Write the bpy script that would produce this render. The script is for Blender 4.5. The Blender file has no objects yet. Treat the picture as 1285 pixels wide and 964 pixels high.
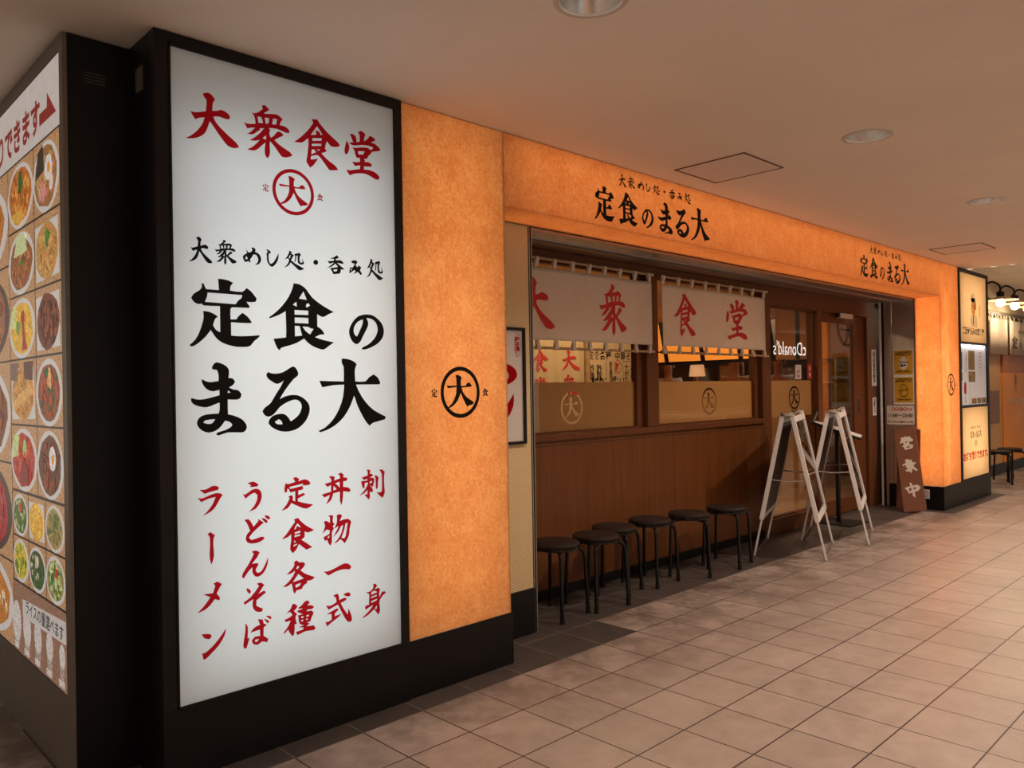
# -*- coding: utf-8 -*-
import bpy, bmesh, math, random
from mathutils import Vector, Matrix
from mathutils.geometry import tessellate_polygon
S = bpy.context.scene
C = S.collection
R = math.radians
PI = math.pi

# ------------------------------------------------------------------ camera
cam = bpy.data.cameras.new('camera'); camo = bpy.data.objects.new('camera', cam); C.objects.link(camo)
S.camera = camo
YAW, PITCH, ROLL = 0.766692029, 0.00306710563, -0.0165789113
fwd = Vector((math.sin(YAW)*math.cos(PITCH), math.cos(YAW)*math.cos(PITCH), math.sin(PITCH)))
rgt = Vector((math.cos(YAW), -math.sin(YAW), 0)); up = rgt.cross(fwd)
r2 = rgt*math.cos(ROLL)+up*math.sin(ROLL); u2 = up*math.cos(ROLL)-rgt*math.sin(ROLL)
camo.matrix_world = Matrix(((r2.x, u2.x, -fwd.x, -2.05273616), (r2.y, u2.y, -fwd.y, -2.81783297), (r2.z, u2.z, -fwd.z, 1.35741326), (0, 0, 0, 1)))
cam.sensor_fit = 'HORIZONTAL'; cam.sensor_width = 36.0
cam.lens = 988.924127*36.0/1285.0
cam.shift_x = 6.0472/1285.0; cam.shift_y = 4.36568/1285.0
cam.clip_start = 0.02; cam.clip_end = 100

# ------------------------------------------------------------------ view, world, light levels
S.view_settings.view_transform = 'Standard'
try: S.view_settings.look = 'None'
except Exception: pass
S.view_settings.exposure = 0.0
S.view_settings.gamma = 1.0
S.view_settings.use_curve_mapping = False
S.cycles.use_denoising = True
S.cycles.max_bounces = 10
S.cycles.transparent_max_bounces = 16
S.cycles.caustics_reflective = False
S.cycles.caustics_refractive = False
S.cycles.sample_clamp_indirect = 4.0
W = bpy.data.worlds.new('world'); S.world = W; W.use_nodes = True
W.node_tree.nodes['Background'].inputs[0].default_value = (1.0, 0.84, 0.69, 1)
W.node_tree.nodes['Background'].inputs[1].default_value = 0.54
DOWNLIGHT_W = 92.0          # each recessed lamp of the corridor
WHITE_BOX_W = 12.5           # lamp panel behind the white sign
ORANGE = 0.355                 # scale of the lamps behind the orange paper panels
SHOP_W = 30.0                # warm lamps inside the restaurant

def area_light(name, loc, size, size_y, watts, color, direction, parent=None):
    l = bpy.data.lights.new(name, 'AREA'); l.shape = 'RECTANGLE'; l.size = size; l.size_y = size_y
    l.energy = watts; l.color = color
    o = bpy.data.objects.new(name, l); C.objects.link(o); o.location = loc
    o.rotation_euler = Vector(direction).to_track_quat('-Z', 'Y').to_euler()
    if parent:
        o.parent = parent; o.location = Vector(loc)-wloc(parent)
    return o
WARM = (1.0, 0.82, 0.65)

# ------------------------------------------------------------------ helpers
def lin(r, g, b):
    f = lambda c: (c/255/12.92) if c/255 <= 0.04045 else ((c/255+0.055)/1.055)**2.4
    return (f(r), f(g), f(b), 1)

def wloc(o):
    v = Vector((0, 0, 0))
    while o is not None:
        v += o.location; o = o.parent
    return v

def tag(o, label=None, cat=None, group=None, kind=None):
    if label: o['label'] = label
    if cat: o['category'] = cat
    if group: o['group'] = group
    if kind: o['kind'] = kind
    return o

def thing(name, label, cat, loc=(0, 0, 0), rz=0, group=None, kind=None):
    o = bpy.data.objects.new(name, None); C.objects.link(o)
    o.location = loc; o.rotation_euler = (0, 0, rz); o.empty_display_size = 0.1
    return tag(o, label, cat, group, kind)

def obj(name, bm, mats, parent=None, smooth=False, normals=True):
    """Link bm (built in world coordinates) as one mesh object below parent."""
    if normals: bmesh.ops.recalc_face_normals(bm, faces=bm.faces)
    if parent is not None: bmesh.ops.translate(bm, verts=bm.verts, vec=-wloc(parent))
    me = bpy.data.meshes.new(name)
    if smooth:
        for f in bm.faces: f.smooth = True
    bm.to_mesh(me); bm.free()
    for m in (mats if isinstance(mats, (list, tuple)) else [mats]): me.materials.append(m)
    o = bpy.data.objects.new(name, me); C.objects.link(o)
    if parent is not None: o.parent = parent
    if smooth:
        try:
            me.set_sharp_from_angle(angle=R(40))
        except Exception: pass
    return o

def struct(name, bm, mats, parent=None, smooth=False, normals=True):
    o = obj(name, bm, mats, parent, smooth, normals)
    if parent is None: o['kind'] = 'structure'
    return o

def dup(root, loc=None, rz=None, label=None, group=None):
    r = root.copy(); C.objects.link(r)
    if loc is not None: r.location = loc
    if rz is not None: r.rotation_euler = (0, 0, rz)
    if label: r['label'] = label
    if group: r['group'] = group
    for ch in list(root.children):
        c = ch.copy(); C.objects.link(c); c.parent = r
        for g_ in ch.children:
            d = g_.copy(); C.objects.link(d); d.parent = c
    return r

def BM(): return bmesh.new()

def box(bm, x0, x1, y0, y1, z0, z1, bev=0.0, mi=0, M=None):
    vs = [bm.verts.new((x, y, z)) for x in (x0, x1) for y in (y0, y1) for z in (z0, z1)]
    fs = [bm.faces.new([vs[i] for i in q]) for q in ((0, 1, 3, 2), (4, 6, 7, 5), (0, 4, 5, 1), (2, 3, 7, 6), (0, 2, 6, 4), (1, 5, 7, 3))]
    for f in fs: f.material_index = mi
    if bev > 0:
        es = list({e for f in fs for e in f.edges})
        r = bmesh.ops.bevel(bm, geom=es, offset=bev, segments=2, affect='EDGES', profile=0.5, clamp_overlap=True)
        vs = list({v for f in r['faces'] for v in f.verts} | {v for v in vs if v.is_valid})
        for f in r['faces']: f.material_index = mi
    if M is not None: bmesh.ops.transform(bm, matrix=M, verts=vs)
    return vs

def bx(*a, **k):
    bm = BM(); box(bm, *a, **k); return bm

def quad(bm, pts, mi=0):
    f = bm.faces.new([bm.verts.new(p) for p in pts]); f.material_index = mi; return f

def tube(bm, pts, r, seg=10, caps=True, mi=0):
    """Swept round tube along a polyline; r is a number or one per point."""
    pts = [Vector(p) for p in pts]; n = len(pts)
    rr = r if isinstance(r, (list, tuple)) else [r]*n
    t0 = (pts[1]-pts[0]).normalized()
    a = t0.cross(Vector((0, 0, 1)))
    if a.length < 1e-3: a = t0.cross(Vector((1, 0, 0)))
    a.normalize(); rings = []; prev = t0
    for i, p in enumerate(pts):
        t = ((pts[min(i+1, n-1)]-p).normalized()+(p-pts[max(i-1, 0)]).normalized()) if 0 < i < n-1 else ((pts[1]-pts[0]) if i == 0 else (pts[-1]-pts[-2]))
        t.normalize()
        q = prev.rotation_difference(t); a = (q @ a); a = (a-t*a.dot(t)).normalized(); prev = t
        b = t.cross(a)
        rings.append([bm.verts.new(p+(a*math.cos(k*2*PI/seg)+b*math.sin(k*2*PI/seg))*rr[i]) for k in range(seg)])
    for i in range(n-1):
        for k in range(seg):
            f = bm.faces.new((rings[i][k], rings[i][(k+1) % seg], rings[i+1][(k+1) % seg], rings[i+1][k])); f.material_index = mi
    if caps:
        bm.faces.new(rings[0][::-1]).material_index = mi; bm.faces.new(rings[-1]).material_index = mi

def lathe(bm, prof, c=(0, 0, 0), seg=28, mi=0, close=False):
    """prof: list of (radius, z)."""
    rings = []
    for r, z in prof:
        if r < 1e-5: rings.append([bm.verts.new((c[0], c[1], c[2]+z))]*seg)
        else: rings.append([bm.verts.new((c[0]+r*math.cos(k*2*PI/seg), c[1]+r*math.sin(k*2*PI/seg), c[2]+z)) for k in range(seg)])
    for i in range(len(prof)-1):
        for k in range(seg):
            q = [rings[i][k], rings[i][(k+1) % seg], rings[i+1][(k+1) % seg], rings[i+1][k]]
            u = []
            for v in q:
                if v not in u: u.append(v)
            if len(u) > 2: bm.faces.new(u).material_index = mi

def arc(p0, p1, p2, n=6):
    p0, p1, p2 = Vector(p0), Vector(p1), Vector(p2)
    return [(p0*(1-t)**2+p1*2*t*(1-t)+p2*t*t) for t in [k/n for k in range(n+1)]]

# ---- flat outlines (lettering, emblems, cut films)
def smooth_loop(p, sub=2):
    n = len(p); out = []
    def tan(i):
        a = Vector(p[i])-Vector(p[i-1]); b = Vector(p[(i+1) % n])-Vector(p[i])
        if a.length < 1e-9 or b.length < 1e-9 or a.angle(b) > R(52): return None
        return (Vector(p[(i+1) % n])-Vector(p[i-1]))*0.5
    T = [tan(i) for i in range(n)]
    for i in range(n):
        a = Vector(p[i]); b = Vector(p[(i+1) % n]); d = b-a
        ta, tb = T[i], T[(i+1) % n]
        L = d.length
        ta = d if ta is None else ta.normalized()*L
        tb = d if tb is None else tb.normalized()*L
        for k in range(sub if (T[i] is not None or T[(i+1) % n] is not None) else 1):
            t = k/sub; t2 = t*t; t3 = t2*t
            q = a*(2*t3-3*t2+1)+ta*(t3-2*t2+t)+b*(3*t2-2*t3)+tb*(t3-t2)
            out.append((q.x, q.y))
    return out

def fill(bm, groups, plane, mi=0):
    """groups: lists of loops (outer, holes...) in 2-D; plane maps (u,v) to a point."""
    for g_ in groups:
        L = [[Vector((x, y, 0)) for x, y in lp] for lp in g_]
        tris = tessellate_polygon(L)
        vs = [bm.verts.new(plane(v.x, v.y)) for lp in L for v in lp]
        for t in tris:
            try: bm.faces.new([vs[i] for i in t]).material_index = mi
            except ValueError: pass

def circle(cx, cy, r, n=48, ry=None):
    return [(cx+r*math.cos(k*2*PI/n), cy+(ry or r)*math.sin(k*2*PI/n)) for k in range(n)]

GLYPH = {
'dai': '66,174 86,182 101,175 111,163 103,149 100,120 118,124 134,131 152,127 165,117 166,109 160,102 137,103 120,104 104,99 113,81 132,63 156,45 181,28 194,17 200,7 183,1 168,1 154,6 139,21 121,42 102,66 90,80 82,55 72,34 57,19 39,9 19,3 0,0 17,11 37,29 53,49 64,67 71,89 53,84 38,75 29,86 20,101 35,100 54,105 76,113 79,138 79,154 71,163',
'shu': '73,195 84,200 93,196 104,187 90,176 80,167 104,171 132,176 147,171 159,162 150,150 146,137 161,138 178,133 188,122 183,114 169,114 145,119 125,120 100,116 107,110 103,101 104,88 109,81 123,94 136,110 150,111 161,103 156,97 141,88 123,75 138,64 165,51 188,41 198,30 182,21 156,16 143,27 127,46 104,68 103,46 104,25 100,9 94,0 86,6 82,23 83,41 86,58 69,42 53,26 38,18 11,17 30,29 49,47 63,64 44,56 22,54 41,68 62,88 81,111 62,107 66,103 49,89 36,79 13,75 28,88 44,105 28,102 14,96 0,117 13,114 31,117 47,121 44,141 41,150 32,160 45,160 60,169 77,184|-55,150 70,151 74,143 77,130 58,127 57,139|-84,152 102,155 101,144 99,133 87,130 86,143|-118,157 136,158 133,148 131,136 114,134 117,147|-88,86 88,69 74,72',
'shoku': '75,190 86,190 100,193 109,181 134,159 155,144 177,131 191,122 200,111 183,103 160,101 149,108 141,117 135,101 132,86 140,79 132,73 116,65 132,52 153,39 175,29 190,14 172,9 150,6 137,19 118,40 100,54 85,51 71,46 68,33 82,35 101,43 90,25 78,10 66,0 57,10 50,21 54,42 57,64 60,88 59,112 46,100 31,89 0,86 17,100 38,120 60,144 82,175|-98,166 109,154 122,138 113,135 110,144 102,148 91,150 94,139 94,132 71,127|-78,116 119,124 117,114 77,105|-75,94 116,102 115,93 74,85|-74,72 85,73 92,64 72,53|-96,76 111,79 102,72',
'dou': '11,145 21,131 24,118 20,100 11,87 3,86 0,101 4,121|27,176 41,178 54,173 60,160 59,148 75,152 76,166 75,183 67,191 83,200 96,197 106,189 100,175 98,159 114,171 124,181 123,187 133,188 147,184 158,175 149,170 131,160 149,160 168,152 183,139 176,133 155,127 137,121 131,110 120,102 112,87 98,84 101,74 99,70 118,73 131,70 136,63 132,56 96,51 96,37 117,40 141,38 163,30 174,19 173,10 162,5 143,9 120,17 97,20 71,17 41,9 25,0 16,9 7,23 24,21 47,28 75,36 76,52 51,44 35,60 54,61 77,67 75,83 60,81 53,92 49,110 36,122 51,121 76,128 105,134 119,134 132,127 142,136 144,142 119,144 90,141 49,131 35,131 23,139 43,143 37,158|-66,110 101,117 93,101 69,97',
'daib': '65,184 89,183 111,170 103,152 103,124 108,124 137,124 149,137 163,143 178,132 184,119 149,116 108,114 117,89 140,63 168,46 200,29 187,17 167,14 148,6 135,22 119,49 100,84 87,56 67,30 40,10 14,0 11,8 35,25 56,54 68,84 71,117 37,114 8,111 0,125 33,125 71,125 70,162',
'tei': '81,188 97,188 113,185 124,180 116,170 115,158 150,157 163,169 178,159 193,141 190,132 178,130 162,130 172,117 169,113 121,112 115,106 115,78 132,79 138,88 150,98 165,88 177,73 172,70 116,70 116,33 139,32 172,34 200,37 199,32 184,20 173,7 163,3 136,2 118,4 91,12 73,25 63,39 58,46 45,29 27,12 11,1 2,0 0,4 16,19 28,42 35,63 39,79 38,97 53,96 71,89 79,83 71,77 65,59 73,47 85,41 85,113 39,112 34,117 24,115 12,121 6,131 13,142 29,153 35,161 35,172 40,172 47,157 83,157|-51,148 150,148 147,139 139,133 130,121 43,122 49,136',
'shokub': '74,186 91,185 106,178 114,171 131,151 157,134 181,122 200,114 181,106 166,98 156,100 146,105 146,70 160,62 168,50 165,48 156,48 138,40 159,34 180,30 199,27 180,15 166,6 152,7 132,14 115,24 104,35 81,22 57,14 34,7 30,0 22,7 12,31 49,36 50,57 49,108 30,97 3,86 0,89 19,103 40,123 59,148 71,173|-104,166 114,143 90,145|-82,136 83,122 71,127|-113,132 119,134 124,128 115,122 111,124|-76,113 118,113 118,101 76,100|-76,92 118,93 118,77 76,77|-76,69 91,69 94,57 98,43 76,40|-99,68 117,68 125,64 134,63 123,47 110,55',
'no': '104,171 133,169 161,155 184,136 197,112 200,90 192,63 170,38 142,21 106,6 75,0 69,5 78,13 107,26 136,49 154,72 163,98 160,118 150,137 127,151 99,154 106,139 109,126 105,111 88,81 73,57 63,40 50,29 39,26 23,33 9,50 1,71 0,90 8,111 25,136 50,158 79,168|-78,146 77,127 63,97 45,64 39,63 29,74 25,93 31,112 49,133',
'ma': '71,200 84,197 98,190 106,178 104,157 116,156 123,147 117,138 105,131 118,125 132,123 141,112 138,102 128,97 101,98 101,57 117,53 141,42 153,28 155,17 148,7 138,5 99,7 74,0 67,3 70,8 93,14 109,22 113,28 107,35 93,40 81,25 67,14 46,9 28,16 17,28 15,39 22,51 38,58 75,60 78,72 78,90 61,84 43,78 25,80 7,87 0,96 1,104 10,101 25,99 46,102 78,110 78,125 62,121 48,124 36,134 29,149 31,154 42,148 55,146 76,149 76,166 72,179 59,181 58,186 64,196|-102,123 110,117 101,116|-65,45 56,34 43,33 32,37 38,43',
'ru': '102,200 111,197 120,183 119,172 105,162 87,142 69,119 57,100 74,108 94,112 117,111 137,102 153,87 159,69 154,47 141,27 120,10 98,2 72,0 50,5 28,17 19,28 22,39 34,50 54,55 71,54 83,45 93,31 111,42 124,55 131,74 128,87 117,96 102,97 81,90 58,77 43,61 32,52 17,48 5,55 0,65 7,75 27,89 44,115 60,137 71,157 60,150 47,147 33,154 18,165 14,176 20,183 31,179 50,178 70,183 88,193|-52,39 61,34 65,23 48,24 39,31',
'daic': '69,183 87,182 105,176 113,169 107,154 108,125 138,125 149,135 164,143 177,135 185,121 182,117 110,117 119,98 137,73 163,50 200,32 198,25 179,21 160,17 149,10 139,20 126,40 114,62 104,89 92,63 72,35 46,15 21,4 4,0 0,4 18,11 41,30 59,56 71,86 75,117 45,116 12,111 4,127 74,125 74,163 69,171',
'me': '96,175 123,175 142,156 134,132 162,126 189,101 200,68 195,36 167,5 126,0 151,14 167,44 164,77 145,104 115,104 93,68 79,47 82,25 74,14 60,30 27,14 8,38 0,66 14,90 44,110 38,153 58,121 88,126 104,148|-38,82 52,60 44,44 25,52',
'shi': '0,200 31,197 62,169 31,151 28,126 31,71 46,37 77,46 117,98 157,172 154,114 129,55 89,9 62,0 28,25 6,74 6,123 0,145 18,172',
'tokoro': '53,170 78,156 71,143 99,131 83,108 69,83 108,57 152,39 200,18 177,5 147,0 113,25 64,62 39,28 0,11 30,41 48,76 41,97 5,85 30,113 48,147|-67,131 57,99 46,103 57,124|99,140 152,159 170,145 156,122 154,87 168,69 184,76 179,113 200,69 189,57 156,55 136,71 136,133 122,126 117,87 99,62 106,87 110,126',
'dot': '100,182 173,164 200,100 173,27 100,0 27,18 0,73 27,145',
'don': '113,193 140,171 101,152 101,140 161,147 193,120 178,113 116,118 149,94 200,63 171,55 133,70 96,108 60,77 0,55 53,92 80,116 31,101 7,123 75,133 82,152 39,152 82,171|36,58 82,67 133,80 161,51 147,14 72,0 58,24|-72,46 118,55 111,34 80,27',
'mi': '35,181 103,197 132,171 100,129 132,100 142,129 190,110 171,65 200,19 181,0 135,39 61,3 100,48 81,61 0,6 3,48 19,94 58,94 87,145 39,155|-32,77 48,74 29,42',
'ra': '15,185 59,181 101,200 133,200 154,185 147,171 93,162 51,152|0,131 30,122 80,137 130,149 164,143 179,130 160,107 128,55 91,23 36,0 70,30 107,76 128,122 80,116 27,97',
'bar': '0,188 17,200 47,176 37,156 36,102 39,58 32,22 22,0 12,37 12,81 15,166',
'mek': '122,190 152,200 186,176 164,146 146,112 168,82 166,60 130,76 100,42 56,12 0,0 34,26 70,62 98,96 46,126 118,122 136,172',
'nk': '0,196 64,185 79,164 62,145 23,160|194,200 181,147 140,87 85,40 30,0 11,0 2,51 21,47 77,79 132,128',
'uu': '34,193 79,200 114,177 103,164 50,166 61,177|0,124 20,119 63,144 99,150 128,132 137,95 123,50 90,13 40,0 76,29 101,72 105,106 85,124 56,115 20,90',
'do': '0,177 30,181 51,158 69,120 109,158 107,173 149,141 109,112 63,78 34,46 53,27 99,34 137,40 154,25 122,6 69,0 23,13 10,44 21,74 44,95 19,154|131,177 162,166 181,145 170,133 150,149|154,189 183,187 200,168 190,156 171,168',
'n': '75,187 108,189 136,172 115,138 75,98 115,98 125,87 102,49 113,28 140,30 172,70 200,128 194,75 168,25 130,0 100,4 79,36 79,74 49,49 15,6 0,13 6,42 49,98 91,166',
'so': '18,180 38,173 52,151 43,137 25,155|94,198 123,200 148,180 105,128 146,141 160,126 130,108 90,85 88,49 112,32 135,20 130,0 97,4 68,29 61,67 67,97 2,70 0,90 49,115 110,178',
'ba': '17,165 33,136 30,61 45,64 23,2 7,0 0,23 9,73 16,123|104,172 139,162 143,137 167,122 143,108 141,54 174,28 167,5 129,19 104,5 68,17 59,42 80,61 117,59 117,101 49,94 77,122 118,132|-80,42 108,42 99,26 83,26|143,167 176,150 184,137 170,130|160,181 188,177 200,160 193,151',
'teir': '75,183 94,187 114,175 107,162 148,170 174,159 186,141 171,135 142,135 130,132 141,122 130,112 107,110 106,84 141,93 149,81 103,64 103,48 158,30 200,20 157,0 106,20 62,43 38,16 0,6 32,38 52,71 43,83 67,87 72,78 70,58 86,49 87,107 55,104 49,120 39,129 36,109 25,104 20,126 29,161 42,152 88,161|-51,135 136,146 139,139 125,133 57,123',
'shokur': '77,186 104,190 113,176 148,144 200,111 187,106 159,101 142,111 141,79 121,66 152,44 189,15 149,7 113,39 104,44 90,18 68,0 51,24 58,68 59,106 37,92 0,85 31,111 59,144 83,170|-99,161 120,135 110,139 93,148 90,134 77,128 87,149|-82,113 115,118 114,108 80,103|-79,96 114,99 111,90 79,86|-77,70 87,59 76,55|-73,45 96,48 90,41 72,35',
'kaku': '71,179 89,184 104,170 126,169 140,156 127,137 109,126 136,103 200,71 181,59 149,59 151,47 129,37 117,19 83,17 73,0 63,14 59,37 53,61 24,49 0,50 34,73 61,99 73,119 76,129 51,117 23,116 51,136 71,157|-94,154 101,144 90,134 83,140|-96,107 129,76 61,67|-77,49 111,54 103,40 79,33',
'shu2': '57,179 71,179 90,161 77,147 66,139 86,119 76,106 79,80 83,64 70,64 66,11 54,1 36,29 30,44 9,27 0,31 31,64 46,90 14,89 9,103 37,109 57,120 43,139 19,136 46,156|131,177 149,183 167,169 151,154 180,149 193,136 180,129 147,130 147,121 179,120 190,103 176,80 167,59 146,60 163,49 143,37 190,33 200,14 189,6 137,11 86,0 76,20 120,24 126,34 94,43 126,47 99,63 93,103 87,109 121,111 86,130 89,137 124,141 89,149 117,164|-110,99 127,99 124,90 111,91|-144,99 160,100 157,91 143,91|-110,79 124,80 121,71 110,71|-141,80 154,80 150,74 141,73',
'donb': '51,177 72,181 91,172 85,152 126,162 126,177 112,188 134,196 152,182 149,165 174,162 178,149 166,142 149,143 147,108 184,101 200,83 190,74 147,82 143,35 134,0 124,26 124,83 79,76 63,38 28,16 48,50 55,70 19,58 0,77 64,88 64,128 41,118 20,137 66,146 66,162|-92,134 123,142 123,105 114,117 101,128|-82,121 102,99 79,93',
'butsu': '40,179 63,182 76,175 71,141 84,126 71,115 78,99 65,79 63,22 53,0 40,16 31,38 16,35 6,57 47,72 50,93 29,100 0,78 18,122 10,149 28,151 46,140 51,137 53,169|-31,50 47,62 43,47|99,176 121,182 137,169 119,140 178,146 200,125 188,84 182,43 153,1 124,29 93,13 78,12 109,37 131,71 143,112 128,107 106,74 71,49 97,85 110,110 79,99 99,132|-159,118 174,124 160,46 149,31 129,37 149,79',
'ichi': '0,31 31,26 90,40 150,56 186,44 200,26 188,12 137,21 84,15 34,0',
'shiki': '131,184 162,195 187,183 183,167 161,169|58,195 89,200 97,189 103,156 134,164 155,159 152,147 112,136 133,95 162,52 170,91 187,47 194,13 183,0 159,9 131,53 91,130 23,111 3,142 36,133 81,148 77,175|8,84 47,97 87,108 95,95 69,80 67,61 117,67 95,50 47,28 9,8 0,39 22,36 44,45 44,80',
'sashi': '58,191 73,195 89,183 82,166 101,163 107,154 93,145 79,137 104,139 119,127 113,104 104,79 81,92 99,73 105,53 96,44 79,52 81,17 72,0 56,17 38,37 61,35 63,64 41,46 0,32 27,52 50,75 66,102 66,111 43,110 41,78 34,75 21,96 17,124 63,124 64,134 35,131 21,147 64,156 67,180|-81,116 101,119 96,108 81,101|119,154 139,148 151,134 145,107 142,69 134,61 127,76 127,125|156,186 177,186 200,169 194,142 194,76 197,31 179,0 156,18 131,44 157,38 173,43 176,89 174,160',
'mi2': '89,197 104,200 119,185 99,163 126,170 141,157 133,136 135,108 154,138 175,138 185,126 163,116 136,86 135,55 138,22 124,0 113,16 93,41 64,22 30,7 0,3 31,21 64,44 87,68 53,59 33,49 25,64 34,76 55,76 59,141 33,159 53,156 74,161 90,179|-76,150 92,156 114,148 114,141 73,135|-73,123 114,127 114,119 73,113|-73,95 116,102 114,93 73,83|-99,43 113,61 114,41 105,39',
'ei': '18,179 48,190 65,173 83,200 107,179 143,190 161,167 173,149 196,125 167,101 137,119 131,71 185,54 167,6 60,0 48,36 24,60 54,71 42,113 6,95 0,125 24,143|-71,113 113,119 101,101 77,98|-83,42 137,45 131,26 83,24',
'gyo': '40,175 80,192 97,169 131,175 137,141 194,123 160,106 154,78 200,26 177,18 131,55 109,0 80,26 40,26 34,49 69,66 40,89 51,112 0,106 6,123 51,141',
'chu': '67,194 94,183 100,150 172,150 200,117 167,78 122,72 120,0 94,22 89,67 44,56 28,94 0,128 17,139 72,144|-50,117 83,124 83,94 56,83|-111,124 144,128 133,100 113,98',
}
_gc = {}
def glyph(name):
    """Groups of loops of one brush-drawn character in a unit box, plus its width and height."""
    if name in _gc: return _gc[name]
    groups = []
    for c in GLYPH[name].split('|'):
        hole = c[0] == '-'
        p = [tuple(float(v) for v in q.split(',')) for q in (c[1:] if hole else c).split(' ')]
        p = smooth_loop(p)
        if hole: groups[-1].append(p)
        else: groups.append([p])
    xs = [q[0] for g_ in groups for q in g_[0]]; ys = [q[1] for g_ in groups for q in g_[0]]
    _gc[name] = (groups, min(xs), max(xs), min(ys), max(ys)); return _gc[name]

def put_glyph(bm, name, x0, z0, x1, z1, plane, mi=0):
    groups, a, b, c, d = glyph(name)
    f = lambda p: (x0+(p[0]-a)/(b-a)*(x1-x0), z0+(p[1]-c)/(d-c)*(z1-z0))
    fill(bm, [[[f(p) for p in lp] for lp in g_] for g_ in groups], plane, mi)

def front(y):  return lambda u, v: (u, y, v)          # faces -Y
def sideL(x):  return lambda u, v: (x, -u, v)         # faces -X, u grows to the right for the reader
def text(bm, s, cx, cz, size, plane, bold=0.0, align='CENTER', sx=1.0, mi=0, vertical=False, flip=1, width=None):
    """Printed lettering from Blender's built-in font as flat faces centred on (cx, cz)."""
    cu = bpy.data.curves.new('t', 'FONT'); cu.body = '\n'.join(s) if vertical else s
    cu.size = size; cu.offset = bold; cu.align_x = align; cu.resolution_u = 3
    if vertical: cu.space_line = 0.82
    o = bpy.data.objects.new('t', cu); C.objects.link(o)
    dg = bpy.context.evaluated_depsgraph_get(); dg.update()
    me = o.evaluated_get(dg).to_mesh()
    if len(me.vertices):
        ys = [v.co.y for v in me.vertices]; xs = [v.co.x for v in me.vertices]
        if width: sx = width/(max(xs)-min(xs))
        my = (min(ys)+max(ys))/2; mx = (min(xs)+max(xs))/2 if align == 'CENTER' else 0
        vs = [bm.verts.new(plane(cx+flip*(v.co.x-mx)*sx, cz+v.co.y-my)) for v in me.vertices]
        for p in me.polygons:
            try: bm.faces.new([vs[i] for i in p.vertices]).material_index = mi
            except ValueError: pass
    o.evaluated_get(dg).to_mesh_clear()
    bpy.data.objects.remove(o); bpy.data.curves.remove(cu)

def emblem(bm, cx, cz, k, plane, side=True, mi=0):
    """Ringed character emblem; k = 1 gives a ring of radius 0.0905."""
    fill(bm, [[circle(cx, cz, .0905*k, 64), circle(cx, cz, .0765*k, 64)]], plane, mi)
    put_glyph(bm, 'daib', cx-.063*k, cz-.055*k, cx+.063*k, cz+.061*k, plane, mi)
    if side:
        put_glyph(bm, 'tei', cx-.132*k, cz-.016*k, cx-.104*k, cz+.013*k, plane, mi)
        put_glyph(bm, 'shokub', cx+.103*k, cz-.016*k, cx+.133*k, cz+.013*k, plane, mi)

SMALL = [('dai', -.914, 1.836, -.827, 1.929), ('shu', -.818, 1.837, -.734, 1.929), ('me', -.71, 1.849, -.637, 1.913), ('shi', -.615, 1.847, -.564, 1.912),
         ('tokoro', -.541, 1.845, -.454, 1.919), ('dot', -.413, 1.874, -.391, 1.894), ('don', -.351, 1.843, -.268, 1.923), ('mi', -.245, 1.851, -.183, 1.912), ('tokoro', -.161, 1.838, -.076, 1.927)]

# ------------------------------------------------------------------ materials
def nodes_of(name):
    m = bpy.data.materials.new(name); m.use_nodes = True
    nt = m.node_tree; return m, nt, nt.nodes['Principled BSDF'], nt.nodes['Material Output']

def N(nt, t, **kw):
    n = nt.nodes.new(t)
    for k, v in kw.items():
        if k.startswith('i_'): n.inputs[k[2:].replace('_', ' ')].default_value = v
        else: setattr(n, k, v)
    return n

def mat(name, col, rough=0.5, metal=0.0, emit=0.0, noise=0.0, scale=20.0, stretch=(1, 1, 1), bump=0.0, spec=0.5, detail=4):
    """Principled material whose colour and gloss vary with procedural noise."""
    m, nt, b, o = nodes_of(name)
    b.inputs['Roughness'].default_value = rough; b.inputs['Metallic'].default_value = metal
    b.inputs['Specular IOR Level'].default_value = spec
    tc = N(nt, 'ShaderNodeTexCoord'); mp = N(nt, 'ShaderNodeMapping'); mp.inputs['Scale'].default_value = stretch
    nt.links.new(tc.outputs['Object'], mp.inputs[0])
    nz = N(nt, 'ShaderNodeTexNoise', i_Scale=scale, i_Detail=detail); nt.links.new(mp.outputs[0], nz.inputs['Vector'])
    cr = N(nt, 'ShaderNodeValToRGB')
    lo = tuple(c*(1-noise) for c in col[:3])+(1,); hi = tuple(min(1, c*(1+noise)) for c in col[:3])+(1,)
    cr.color_ramp.elements[0].position = .3; cr.color_ramp.elements[1].position = .7
    cr.color_ramp.elements[0].color = lo; cr.color_ramp.elements[1].color = hi
    nt.links.new(nz.outputs['Fac'], cr.inputs[0]); nt.links.new(cr.outputs[0], b.inputs['Base Color'])
    if emit:
        nt.links.new(cr.outputs[0], b.inputs['Emission Color']); b.inputs['Emission Strength'].default_value = emit
    if bump:
        bp = N(nt, 'ShaderNodeBump', i_Strength=bump, i_Distance=.002); nt.links.new(nz.outputs['Fac'], bp.inputs['Height']); nt.links.new(bp.outputs[0], b.inputs['Normal'])
    return m

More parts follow.
